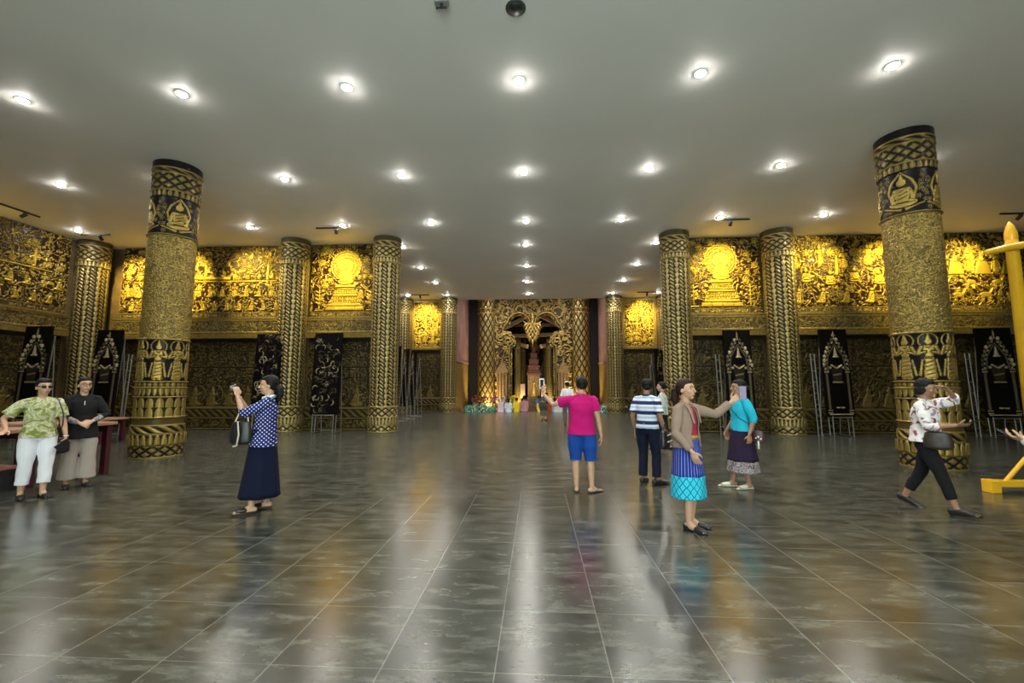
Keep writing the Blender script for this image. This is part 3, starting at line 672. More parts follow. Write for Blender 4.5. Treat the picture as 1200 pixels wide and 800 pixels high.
# shrine tower in the middle
t = thing('shrine_tower', 'dark red and gilt tiered shrine tower at the centre of the altar', 'shrine', (-.25, 34.0, -.45))
bm = bmesh.new(); w0 = .75
for z0, z1, w in ((0, .5, 1.5), (.5, .8, 1.3), (.8, 1.0, 1.1)): bb(bm, -w/2, w/2, -w/2, w/2, z0, z1)
obj('base', bm, M['screenplain'], t, bevel=.02)
bm = bmesh.new(); bb(bm, -.42, .42, -.42, .42, 1.0, 2.7)
for q in (-1, 1): bb(bm, q*.40-.07, q*.40+.07, -.50, -.36, 1.0, 2.7)
obj('body', bm, M['screenplain'], t, bevel=.01)
bm = bmesh.new()
for z0, z1, w in ((2.7, 2.85, 1.15), (2.85, 3.0, 1.0), (3.0, 3.3, .85), (3.3, 3.42, .95), (3.42, 3.8, .7), (3.8, 3.9, .78), (3.9, 4.4, .52), (4.4, 4.9, .3), (4.9, 5.4, .12)): bb(bm, -w/2, w/2, -w/2, w/2, z0, z1)
obj('tiered_roof', bm, plain('deep maroon lacquer', (.11, .035, .022), .45, .2, var=.3), t, bevel=.02)
bm = bmesh.new(); tube(bm, [(0, -.5, 1.1), (0, -.5, 1.5), (0, -.5, 1.9)], [(.2, .08), (.16, .08), (.08, .06)], 12); ball(bm, (0, -.5, 2.05), .1); ball(bm, (0, -.5, 1.12), (.28, .12, .1)); obj('seated_figure', bm, M['gold'], t, smooth=True)
# dark pointed niches flanking it
for q, l in ((-1, 'left'), (1, 'right')):
    t = thing('dark_archway', 'black pointed archway %s of the shrine tower' % l, 'archway', (-.25+q*.85, 36.3, -.45))
    bm = bmesh.new(); P = [(-.5, 0), (.5, 0), (.5, 2.3), (.36, 3.0), (.15, 3.6), (0, 4.0), (-.15, 3.6), (-.36, 3.0), (-.5, 2.3)]
    f = [bm.verts.new((x, 0, z)) for x, z in P]; g = bm.faces.new(f); r_ = bmesh.ops.extrude_face_region(bm, geom=[g]); bmesh.ops.translate(bm, verts=[v for v in r_['geom'] if isinstance(v, bmesh.types.BMVert)], vec=(0, .6, 0))
    obj('niche', bm, M['darkwall'], t)
    bm = bmesh.new(); pts = [(x, -.03, z) for x, z in P[2:]]; tube(bm, [(.5, -.03, 0)]+pts+[(-.5, -.03, 0)], [.05]*(len(pts)+2), 8); obj('archivolt', bm, M['screenplain'], t, smooth=True)
    t = thing('notice_board', 'pale upright notice panel %s of the shrine tower foot' % l, 'notice board', (-.3+q*.75, 31.8, -.45))
    bm = bmesh.new(); bb(bm, -.17, .17, -.02, .02, 1.0, 2.0); obj('panel', bm, plain('pale cream board', (.42, .32, .23), .6), t, bevel=.005)
    bm = bmesh.new()
    for x in (-.13, .13): cyl(bm, (x, 0, 0), (x, 0, 1.0), .02)
    obj('stand', bm, M['steel'], t)
tag(grid_mesh('altar_back_wall_relief', (lambda c: (c.filigree(1.6, 2.2, 5, -.2, .6), c)[1])(Cv(6, 8, .05)), lambda X, Z, A: (X-.3, 39.5-A*.1, Z-.45), M['carving']), 'large dull gilt carved wall deep behind the shrine', 'wall relief')
# altar hall lamps: warm uplights at the feet of the columns, two unseen lamps added to light the hall
def lamp(kind, loc, e, col, size=.1, aim=None, spot=60):
    l = bpy.data.lights.new('lamp', kind); l.energy = e; l.color = col
    if kind == 'AREA': l.size = size
    else: l.shadow_soft_size = size
    if kind == 'SPOT': l.spot_size = math.radians(spot); l.spot_blend = .8
    o = bpy.data.objects.new('lamp', l); COL.objects.link(o); o.location = loc
    if aim is not None: o.rotation_euler = (Vector(loc)-Vector(aim)).to_track_quat('Z', 'Y').to_euler()
    return o
for x, tx, l in ((-3.0, -3.46, 'left altar column'), (2.5, 2.95, 'right altar column'), (-1.2, -1.4, 'left inner pillar'), (.7, .9, 'right inner pillar')):
    y = 28.45 if abs(x) > 2 else 31.5
    t = thing('floor_uplight', 'small black floor uplight at the foot of the '+l, 'uplight', (x, y, -.45))
    bm = bmesh.new(); lathe(bm, [(.08, 0), (.09, .04), (.06, .06), (.06, .16), (.07, .2)], 16); obj('housing', bm, M['black'], t, smooth=True)
    o = lamp('SPOT', (0, 0, .25), ALTAR_W*(1 if abs(x) > 2 else .5), (1, .68, .25), .06); o.parent = t
    o.rotation_euler = (Vector((x, y, -.2))-Vector((tx, 29.4 if abs(x) > 2 else 32.4, 1.7))).to_track_quat('Z', 'Y').to_euler(); o.data.spot_size = math.radians(110)
for x in (-2.0, 1.5):  # out of view above the opening, added to brighten the altar hall
    t = thing('added_hall_lamp', 'unseen added lamp %s of the altar hall, above the opening' % ('at the left' if x < 0 else 'at the right'), 'added lamp', (x, 27.3, 8.9))
    bm = bmesh.new(); cyl(bm, (0, 0, .1), (0, 0, -.5), .01); lathe(bm, [(.05, -.5), (.22, -.75), (.23, -.76)], 20); obj('shade', bm, M['black'], t, smooth=True)
    bm = bmesh.new(); ball(bm, (0, 0, -.76), .08); obj('bulb', bm, M['lens'], t, smooth=True)
    o = lamp('SPOT', (0, 0, -.85), 420, (1, .88, .8), .12, None); o.parent = t; o.data.spot_size = math.radians(150)

# ------------------------------------------------------------------ carved boards on metal stands
M['boardblack'] = plain('black lacquered board', (.004, .003, .003), .6, spec=.1)
M['boardcarve'] = relief_mat('black and gold carved board', (.003, .0025, .0025), (.52, .42, .24), .35, .5, 0, 10); M['boardcarve'].node_tree.nodes['Principled BSDF'].inputs['Specular IOR Level'].default_value = .08
def carved_board(name, label, kind, x, y, rz, w=.92, H=2.56, z0=.56, ladder=0, seed=1, tilt=.05):
    t = thing(name, label, 'carved board', (x, y, 0), rz, 'carved boards on stands')
    c = Cv(w, H, .014); r = np.random.RandomState(seed)
    if kind == 'scroll':
        for k in range(115):
            cx, cz = r.uniform(-w/2+.09, w/2-.09), r.uniform(.08, H-.08); R_ = r.uniform(.05, .10); a0 = r.uniform(0, 2*PI)
            th = (np.arctan2(c.Z-cz, c.X-cx)-a0) % (2*PI); d = np.abs(np.hypot(c.X-cx, c.Z-cz)-R_)-.016*np.sin(np.clip(th/3.3, 0, 1)*PI)
            c.put(np.where(th < 3.3, d, 1), r.choice([.16, .2, .3, .55]), .02, .006)
    else:
        for q in (-1, 1):
            for z, hh in ((.10, .03), (.17, .03), (1.28, .03), (1.35, .03)): c.put(c.rect(q*(w/2-.1)-.07, q*(w/2-.1)+.07, z, z+hh), .35)
            c.put(c.rect(q*(w/2-.1)-.035, q*(w/2-.1)+.035, .22, 1.26), .16)
            n = 8
            for k in range(n):
                tt = k/(n-1); xx = q*(.36*(1-tt**1.6)); zz = 1.5+.88*tt; c.put(c.ell(xx+r.uniform(-.015, .015), zz, .04, .055), r.choice([.14, .2, .5, .6])); c.put(c.circ(xx*.78, zz-.07, .022), r.choice([.15, .3, .5])); c.put(c.ell(xx*.9, zz-.1, .02, .03), .4)
            c.put(np.minimum(c.cap(q*.27, 1.38, q*.22, 1.75, .018), c.cap(q*.22, 1.75, 0, 2.12, .018)), .17)
        c.put(c.cap(0, 2.35, 0, 2.50, .03, .008), .3)
        c.put(c.cap(0, 1.75, 0, 2.02, .06, .008), .45); c.put(c.circ(0, 1.66, .075), .08); c.put(c.rect(-.08, .08, 1.72, 1.76), .6)
        c.put(c.trap(0, .95, 1.5, .22, .40), .10); c.put(np.minimum(c.cap(-.15, 1.5, 0, 1.40, .02), c.cap(.15, 1.5, 0, 1.40, .02)), .5)
        c.put(np.minimum(c.circ(-.19, 1.42, .04), c.circ(.19, 1.42, .04)), .35); c.put(c.rect(-.15, .15, .98, 1.02), .3); c.put(c.cap(-.1, 1.2, .1, 1.24, .03), .2)
        c.put(c.trap(0, .32, .96, .34, .24), .03); c.put(np.minimum(c.cap(-.1, .27, -.03, .27, .022), c.cap(.03, .27, .1, .27, .022)), .4)
        c.put(c.rect(-w/2+.06, w/2-.06, .06, .085), .5)
    if kind != 'scroll': c.A = np.clip(c.A*1.45, 0, 1)
    tl = math.tan(tilt)
    grid_mesh('carving', c, lambda X, Z, A: (X, -.035-A*.05+Z*tl, Z+z0), M['boardcarve'], t)
    bm = bmesh.new(); box(bm, (0, H/2*tl+.0, z0+H/2), (w, .06, H), Matrix.Rotation(-tilt, 3, 'X')); obj('board', bm, M['boardblack'], t, bevel=.006)
    bm = bmesh.new(); rr = .016; hw = w/2-.12
    for q in (-1, 1):
        cyl(bm, (q*hw, .07, 0), (q*hw, .30, z0+H*.9), rr); cyl(bm, (q*hw, -.10, .02), (q*hw, .45, .02), rr); cyl(bm, (q*hw, .45, 0), (q*hw, .30, z0+H*.8), rr); cyl(bm, (q*hw, -.08, .02), (q*hw, -.06, z0+.02), rr)
    cyl(bm, (-hw, -.07, z0-.01), (hw, -.07, z0-.01), rr); cyl(bm, (-hw, .45, .03), (hw, .45, .03), rr)
    obj('stand_frame', bm, M['steel'], t)
    if ladder:
        bm = bmesh.new(); lx = ladder*(w/2+.06); cyl(bm, (lx, .15, 0), (lx, .28, z0+H*.72), rr); cyl(bm, (lx+ladder*.11, .15, 0), (lx+ladder*.11, .28, z0+H*.72), rr)
        for k in range(7): z = .25+k*.33; cyl(bm, (lx, .15+.13*z/2.4, z), (lx+ladder*.11, .15+.13*z/2.4, z), rr*.8)
        obj('side_ladder', bm, M['steel'], t)
    return t
carved_board('carved_board', 'black board carved with pale scrollwork on a steel stand under the left buddha mural', 'scroll', -6.60, 13.35, -.06, seed=3)
carved_board('carved_board', 'black scrollwork board behind the woman in polka dots', 'scroll', -8.60, 13.45, -.1, .92, seed=5)
carved_board('carved_board', 'dark board with arched deity left of the large left column', 'deity', -12.75, 12.2, 0, .80, ladder=1, seed=6)
carved_board('carved_board', 'dark board with arched deity at the far left behind the two women', 'deity', -13.95, 11.3, 0, .78, ladder=-1, seed=7)
carved_board('carved_board', 'dark board with arched deity behind the woman in turquoise', 'deity', 5.98, 13.3, .05, .80, ladder=-1, seed=8)
carved_board('carved_board', 'dark board with arched deity and gold crown right of the banded column', 'deity', 8.75, 13.3, .05, .80, ladder=-1, seed=9)
carved_board('carved_board', 'dark board with arched deity at far right behind the yellow frame', 'deity', 13.1, 13.2, -.15, .86, ladder=-1, seed=10)
for i, (y, l) in enumerate(((16.3, 'nearest'), (17.7, 'second'), (19.1, 'third'), (20.6, 'farthest'))):
    carved_board('carved_board', '%s of four black carved boards standing along the left aisle beyond the banded column' % l, 'deity', -5.75-.08*i, y, -1.05, .95, 2.5, .55, seed=20+i)
for i, (y, l) in enumerate(((17.2, 'nearer'), (19.6, 'farther'))):
    carved_board('carved_board', '%s of two black carved boards standing along the right aisle' % l, 'deity', 5.35+.1*i, y, .95, .95, 2.5, .55, ladder=-1, seed=30+i)

# ------------------------------------------------------------------ left tables
def table(label, x0, x1, y0, y1, ztop, plinth=None):
    t = thing('display_table', label, 'table', ((x0+x1)/2, (y0+y1)/2, 0)); hx, hy = (x1-x0)/2, (y1-y0)/2
    bm = bmesh.new(); bb(bm, -hx, hx, -hy, hy, ztop-.05, ztop); obj('tabletop', bm, M['wood'], t, bevel=.008)
    for q in (-1, 1): bm = bmesh.new(); bb(bm, -hx+.06, hx-.06, q*(hy-.08)-.02, q*(hy-.08)+.02, ztop-.16, ztop-.05); obj('apron', bm, M['redwood'], t)
    for sx in (-1, 1):
        for sy in (-1, 1):
            bm = bmesh.new(); bb(bm, sx*(hx-.09)-.045, sx*(hx-.09)+.045, sy*(hy-.09)-.045, sy*(hy-.09)+.045, 0, ztop-.05); obj('leg', bm, M['redwood'], t, bevel=.005)
    return t
table('long wooden display table the woman in green leans on, dark red legs', -9.8, -7.25, 5.35, 6.15, .86)
table('wooden display table with dark red legs behind the woman in black', -8.9, -7.18, 6.65, 7.2, .86)
table('small low wooden table with dark legs between the two women and the large left column', -12.2, -11.0, 10.55, 11.35, .62)
t = thing('display_plinth', 'low black plinth with reddish brown top under the left table', 'plinth', (-8.525, 5.75, 0))
bm = bmesh.new(); bb(bm, -1.11, 1.11, -.24, .24, 0, .30); obj('body', bm, M['black'], t)
bm = bmesh.new(); bb(bm, -1.12, 1.12, -.25, .25, .30, .34); obj('top_board', bm, plain('reddish brown board', (.33, .12, .08), .4), t, bevel=.005)

# ------------------------------------------------------------------ yellow timber frame at the right
t = thing('timber_frame', 'bright yellow timber frame with pointed post and round crossbar at right edge', 'frame', (7.03, 6.6, 0))
bm = bmesh.new(); lathe(bm, [(.074, .05), (.071, 3.48), (.079, 3.49), (.079, 3.53), (.068, 3.55), (.068, 3.59), (.074, 3.61), (.068, 3.69), (.045, 3.79), (.005, 3.86)], 20, (-.12, 0, 0)); obj('post', bm, M['yellow'], t, smooth=True)
bm = bmesh.new(); tube(bm, [(-.62, -.15, 3.36), (-.35, -.15, 3.42), (1.9, -.15, 3.78)], [.04, .052, .058], 14); obj('crossbar', bm, M['yellow'], t, smooth=True)
bm = bmesh.new(); bb(bm, -.78, 2.2, -.05, .05, .08, .17); bb(bm, -.82, -.68, -.07, .07, 0, .175); bb(bm, 1.6, 1.74, -.07, .07, 0, .1); obj('foot_beam', bm, M['yellow'], t, bevel=.01)
bm = bmesh.new(); tube(bm, [(-.58, 0, .13), (-.12, 0, .62)], [.028, .028], 10); tube(bm, [(.40, 0, .15), (-.12, 0, .8)], [.03, .03], 10); obj('brace', bm, M['yellow'], t, smooth=True)
bm = bmesh.new(); lathe(bm, [(.085, .05), (.08, 3.6), (.07, 3.75), (.04, 3.85), (.005, 3.95)], 20, (1.4, 0, 0)); obj('post', bm, M['yellow'], t, smooth=True)

# ------------------------------------------------------------------ offerings before the altar
M['greenbag'] = plain('green mesh sacking', (.03, .16, .09), .6, var=.5, scale=20, bump=.3)
M['leaf'] = plain('pale green leaf', (.22, .42, .26), .5, var=.4, scale=20)
def heap(label, x0, x1, y, seed):
    t = thing('garland_heap', label, 'heap', ((x0+x1)/2, y, -.45)); r = np.random.RandomState(seed); w = x1-x0
    bm = bmesh.new(); 
    for i in range(14): ball(bm, (r.uniform(-w/2+.15, w/2-.15), r.uniform(-.2, .2), .38+r.uniform(0, .2)), (.26, .2, .24), 2)
    bb(bm, -w/2, w/2, -.3, .3, 0, .45)
    obj('green_sacking', bm, M['greenbag'], t, smooth=True)
    bm = bmesh.new()
    for i in range(60):
        x = r.uniform(-w/2+.1, w/2-.1); z = .45+.45*(1-abs(x)/(w/2)*.6)*r.rand(); a = r.uniform(0, PI)
        box(bm, (x, -.30+r.uniform(-.06, .06), z), (.16, .02, .035), Matrix.Rotation(a, 3, 'Y'))
    obj('leaf_sprays', bm, M['leaf'], t)
    bm = bmesh.new()
    for i in range(22): ball(bm, (r.uniform(-w/2+.1, w/2-.1), -.36+r.uniform(-.04, .04), .38+.4*r.rand()), .035, 1)
    obj('white_buds', bm, M['white'], t, smooth=True)
heap('heap of green sacking and leafy garlands at the left end of the altar step', -4.1, -2.35, 24.75, 1)
heap('heap of green sacking and leafy garlands at the right end of the altar step', 3.25, 4.05, 24.75, 2)
def bouquet(label, x, y, z, col, seed, w=.5, n=16):
    t = thing('flower_arrangement', label, 'flowers', (x, y, z)); r = np.random.RandomState(seed)
    bm = bmesh.new(); lathe(bm, [(.10, 0), (.14, .12), (.11, .2), (.15, .3)], 16); obj('vase', bm, M['gold'], t, smooth=True)
    bm = bmesh.new()
    for i in range(n*2): cyl(bm, (0, 0, .28), (r.uniform(-w/2, w/2), r.uniform(-.15, .15), .3+r.uniform(.1, .4)), .008, .004, 5)
    obj('stems', bm, M['leaf'], t)
    bm = bmesh.new()
    for i in range(n): ball(bm, (r.uniform(-w/2, w/2), r.uniform(-.18, .1), .38+r.uniform(0, .38)), r.uniform(.045, .08), 1)
    obj('blossoms', bm, plain('blossom %s' % seed, col, .6), t, smooth=True)
cols = dict(red=(.35, .03, .05), yellow=(.85, .62, .03), white=(.75, .72, .66), pink=(.6, .15, .25), orange=(.75, .25, .03))
for i, (x, y, z, c_, l) in enumerate(((-3.9, 27.28, .02, 'red', 'behind the green heap, leftmost'), (-3.3, 27.28, .02, 'red', 'behind the green heap, second from left'), (-2.7, 27.20, .02, 'pink', 'by the left altar column foot'),
     (-2.3, 27.92, .02, 'white', 'beside the left jamb pedestal'), (-1.5, 27.60, .02, 'yellow', 'at the left of the aisle'), (-1.45, 28.40, .02, 'yellow', 'higher at the left of the aisle'), (.9, 27.76, .02, 'white', 'at the right of the aisle'),
     (1.3, 28.40, .02, 'orange', 'beside the right jamb pedestal'), (2.6, 27.60, .02, 'red', 'by the right altar column foot'), (3.5, 27.28, .02, 'pink', 'rightmost behind the green heap'))):
    bouquet('%s flower arrangement in a gilt vase %s' % (c_, l), x, y, z, cols[c_], 100+i, .46)
for x0, x1, l in ((-4.6, -1.25, 'left'), (.5, 4.0, 'right')):
    t = thing('offering_table', 'low gilt offering table along the %s side of the altar foot' % l, 'offering table', ((x0+x1)/2, 27.4, -.45)); hw = (x1-x0)/2
    bm = bmesh.new(); bb(bm, -hw, hw, -.9, .9, .40, .47); obj('top', bm, M['wood'], t, bevel=.01)
    for sx in (-1, 0, 1):
        bm = bmesh.new(); bb(bm, sx*(hw-.1)-.06, sx*(hw-.1)+.06, -.85, -.73, 0, .4); bb(bm, sx*(hw-.1)-.06, sx*(hw-.1)+.06, .73, .85, 0, .4); obj('leg', bm, M['gold'], t)
for i, (x, c_, s) in enumerate(((-2.05, (.75, .55, .62), (.32, .3, 1.05)), (1.15, (.62, .60, .58), (.45, .4, .95)), (1.7, (.55, .53, .5), (.5, .4, .85)), (2.5, (.5, .42, .38), (.5, .4, .95)))):
    t = thing('gift_box', ['upright pale pink box left of the kneeling people', 'pale grey box right of the crouching person', 'wide grey box hidden behind the man in pink', 'beige box right of the man in pink'][i], 'box', (x, 24.75, -.45))
    bm = bmesh.new(); bb(bm, -s[0]/2, s[0]/2, -s[1]/2, s[1]/2, 0, s[2]*.85); obj('carton', bm, plain('carton %d' % i, c_, .6), t, bevel=.01)
    bm = bmesh.new(); bb(bm, -s[0]/2-.01, s[0]/2+.01, -s[1]/2-.01, s[1]/2+.01, s[2]*.85, s[2]*.93); obj('lid', bm, plain('lid %d' % i, [min(1, k*1.15) for k in c_], .6), t, bevel=.01)
# ------------------------------------------------------------------ people
V = Vector
M['skin'] = plain('skin', (.50, .29, .19), .5, var=.08, scale=12)
M['skin_tan'] = plain('tanned skin', (.33, .17, .10), .5, var=.08, scale=12)
M['hair'] = plain('black hair', (.006, .005, .005), .6, spec=.25, bump=.5, scale=60)
M['hair_red'] = plain('dark reddish hair', (.022, .007, .006), .6, spec=.25, bump=.5, scale=60)
M['eye'] = plain('dark eyes', (.02, .012, .01), .3)
M['lips'] = plain('lips', (.36, .11, .10), .5)
M['shoe'] = plain('black leather', (.012, .012, .014), .4)
def cloth(name, col, rough=.85, **k): return plain(name, col, rough, spec=.2, **k)
def pattern(name, build, rough=.8):
    m, nt, b = new_mat(name); b.inputs['Roughness'].default_value = rough; b.inputs['Specular IOR Level'].default_value = .2
    tc = nt.nodes.new('ShaderNodeTexCoord'); sx = nt.nodes.new('ShaderNodeSeparateXYZ'); nt.links.new(tc.outputs['Object'], sx.inputs[0])
    c = build(nt, tc, sx); nt.links.new(c, b.inputs['Base Color']); return m
def mth(nt, op, a, b=None, c=None):
    n = nt.nodes.new('ShaderNodeMath'); n.operation = op
    for i, v in enumerate((a, b, c)):
        if v is None: continue
        if isinstance(v, (int, float)): n.inputs[i].default_value = v
        else: nt.links.new(v, n.inputs[i])
    return n.outputs[0]
def ramp(nt, fac, stops, const=False):
    r = nt.nodes.new('ShaderNodeValToRGB'); e = r.color_ramp.elements
    if const: r.color_ramp.interpolation = 'CONSTANT'
    e[0].position = stops[0][0]; e[0].color = (*stops[0][1], 1); e[1].position = stops[-1][0]; e[1].color = (*stops[-1][1], 1)
    for p, c in stops[1:-1]: k = e.new(p); k.color = (*c, 1)
    nt.links.new(fac, r.inputs['Fac']); return r.outputs['Color']
def noise_n(nt, tc, scale, detail=2, dist=0, vec=(1, 1, 1)):
    mp = nt.nodes.new('ShaderNodeMapping'); mp.inputs['Scale'].default_value = vec; nt.links.new(tc.outputs['Object'], mp.inputs[0])
    n = nt.nodes.new('ShaderNodeTexNoise'); n.inputs['Scale'].default_value = scale; n.inputs['Detail'].default_value = detail; n.inputs['Distortion'].default_value = dist
    nt.links.new(mp.outputs[0], n.inputs['Vector']); return n.outputs['Fac']
def p_tiedye(nt, tc, sx): return ramp(nt, noise_n(nt, tc, 11, 3, .6, (1, 1, 1.3)), [(.36, (.17, .20, .04)), (.46, (.32, .33, .12)), (.52, (.58, .58, .42)), (.60, (.27, .28, .07)), (.68, (.62, .61, .52))])
def p_polka(nt, tc, sx):
    a = mth(nt, 'MULTIPLY', mth(nt, 'ADD', sx.outputs[1], sx.outputs[2]), 22); b = mth(nt, 'MULTIPLY', mth(nt, 'SUBTRACT', sx.outputs[2], sx.outputs[1]), 22)
    fa = mth(nt, 'SUBTRACT', mth(nt, 'FRACT', a), .5); fb = mth(nt, 'SUBTRACT', mth(nt, 'FRACT', b), .5)
    d = mth(nt, 'SQRT', mth(nt, 'ADD', mth(nt, 'MULTIPLY', fa, fa), mth(nt, 'MULTIPLY', fb, fb)))
    return ramp(nt, d, [(0, (.62, .64, .80)), (.23, (.012, .015, .13))], True)
def p_stripes(nt, tc, sx):
    z = mth(nt, 'FRACT', mth(nt, 'DIVIDE', mth(nt, 'SUBTRACT', sx.outputs[2], .90), .150))
    return ramp(nt, z, [(0, (.02, .03, .13)), (.36, (.70, .74, .80)), (.62, (.36, .50, .70)), (.80, (.72, .75, .80))], True)
def p_floral(nt, tc, sx): return ramp(nt, noise_n(nt, tc, 12, 1.2, .8), [(.30, (.16, .10, .20)), (.39, (.36, .07, .10)), (.43, (.74, .71, .70)), (.62, (.78, .75, .74)), (.66, (.35, .25, .34))])
def p_grey(nt, tc, sx): return ramp(nt, noise_n(nt, tc, 30, 1.0, .5), [(.40, (.35, .38, .36)), (.5, (.70, .70, .67)), (.62, (.22, .25, .25))])
def ang(nt, sx, n): return mth(nt, 'FRACT', mth(nt, 'MULTIPLY', mth(nt, 'ARCTAN2', sx.outputs[0], sx.outputs[1]), n/(2*PI)))
def p_sinh(nt, tc, sx): return ramp(nt, ang(nt, sx, 34), [(0, (.015, .03, .27)), (.62, (.25, .33, .62)), (.80, (.01, .02, .16))], True)
def p_hem(nt, tc, sx):
    a = ang(nt, sx, 16); z = mth(nt, 'FRACT', mth(nt, 'MULTIPLY', sx.outputs[2], 11))
    d = mth(nt, 'ABSOLUTE', mth(nt, 'SUBTRACT', mth(nt, 'ABSOLUTE', mth(nt, 'SUBTRACT', a, .5)), mth(nt, 'MULTIPLY', mth(nt, 'ABSOLUTE', mth(nt, 'SUBTRACT', z, .5)), .9)))
    return ramp(nt, d, [(0, (.01, .12, .28)), (.07, (.02, .50, .68)), (.22, (.10, .62, .75)), (.30, (.02, .42, .62))], True)
def p_hem2(nt, tc, sx): return ramp(nt, noise_n(nt, tc, 34, 1, 1.0), [(.42, (.10, .08, .13)), (.5, (.50, .44, .38)), (.62, (.16, .12, .18))])
def p_scarf(nt, tc, sx): return ramp(nt, noise_n(nt, tc, 40, 1), [(.4, (.2, .45, .55)), (.52, (.8, .85, .85))])
M['tiedye'] = pattern('green and white tie dye', p_tiedye); M['polka'] = pattern('blue polka dots', p_polka); M['stripes'] = pattern('striped jersey', p_stripes)
M['floral'] = pattern('white floral blouse', p_floral); M['greypattern'] = pattern('grey patterned blouse', p_grey); M['sinh'] = pattern('blue striped silk', p_sinh)
M['hemband'] = pattern('turquoise woven hem', p_hem); M['hemgrey'] = pattern('grey woven hem', p_hem2); M['scarf'] = pattern('pale blue scarf', p_scarf)

def remeshed(name, bm, mat, parent, voxel=.007, smooth=3, wrinkle=0.0, wscale=9.0, subdiv=0):
    bmesh.ops.recalc_face_normals(bm, faces=bm.faces)
    me = bpy.data.meshes.new(name); bm.to_mesh(me); bm.free()
    o = bpy.data.objects.new(name, me); COL.objects.link(o)
    r = o.modifiers.new('r', 'REMESH'); r.mode = 'VOXEL'; r.voxel_size = voxel
    if smooth: s = o.modifiers.new('s', 'SMOOTH'); s.iterations = smooth; s.factor = .5
    dg = bpy.context.evaluated_depsgraph_get(); nm = bpy.data.meshes.new_from_object(o.evaluated_get(dg))
    o.modifiers.clear(); o.data = nm; bpy.data.meshes.remove(me); nm.name = name
    if wrinkle:
        n = len(nm.vertices); co = np.empty(n*3, np.float32); nm.vertices.foreach_get('co', co); no = np.empty(n*3, np.float32)
        nm.vertex_normals.foreach_get('vector', no); co = co.reshape(-1, 3); no = no.reshape(-1, 3)
        d = np.sin(co[:, 2]*wscale*4+3*np.sin(co[:, 0]*wscale+2)+2.5*np.sin(co[:, 1]*wscale*1.3))*.6+np.sin((co[:, 0]+co[:, 1])*wscale*5+2*np.sin(co[:, 2]*wscale*.8))*.4
        co += no*(d*wrinkle)[:, None]; nm.vertices.foreach_set('co', co.ravel()); nm.update()
    nm.materials.clear(); nm.materials.append(mat); o.parent = parent
    nm.polygons.foreach_set('use_smooth', [True]*len(nm.polygons))
    return o
def ik(a, b, l1, l2, pole):
    a, b = V(a), V(b); d = b-a; L_ = min(d.length, (l1+l2)*.999); dn = d.normalized(); b = a+dn*L_
    x = (l1*l1-l2*l2+L_*L_)/(2*L_); h = math.sqrt(max(l1*l1-x*x, 0)); p = V(pole); p = (p-dn*p.dot(dn)).normalized()
    return a+dn*x+p*h, b
def hand(bm, w, d, n, side, grip=.5, k=1.0):
    """palm with four unequal fingers and a thumb; d toward the fingertips, n out of the palm, side=+1/-1 thumb side along n x d"""
    w = V(w); d = V(d).normalized(); n = V(n); n = (n-d*n.dot(d)).normalized(); t = n.cross(d)*side
    tube(bm, [w, w+d*.03*k, w+d*.08*k], [(.022*k, .016*k), (.036*k, .015*k), (.038*k, .012*k)], 10, side=t)
    for i, (off, L_) in enumerate(((.031, .068), (.0105, .076), (-.0105, .070), (-.031, .055))):
        p = w+d*.082*k+t*off*k; pts = [p-d*.015*k, p]; a = 0; q = p
        for s, f in enumerate((.45, .32, .23)):
            a += grip*(.75, .9, .6)[s]; dd = d*math.cos(a)+n*math.sin(a)+t*off*1.2*(1-grip); q = q+dd.normalized()*L_*f*k; pts.append(q)
        tube(bm, pts, [.0095*k, .0092*k, .0085*k, .0078*k, .0068*k], 8)
    p = w+d*.025*k+t*.026*k
    t1 = p+(t*.75+d*.6+n*.35).normalized()*.034*k; t2 = t1+(d*.75+t*.25+n*(.3+grip*.5)).normalized()*.03*k; t3 = t2+(d*.8+n*(.3+grip*.6)-t*.15).normalized()*.022*k
    tube(bm, [p, t1, t2, t3], [.013*k, .0115*k, .010*k, .008*k], 8)
def Rz(a): return Matrix.Rotation(a, 3, 'Z')
def Rx(a): return Matrix.Rotation(a, 3, 'X')
SHL, SHR = (.165, 0, 1.285), (-.165, 0, 1.285)
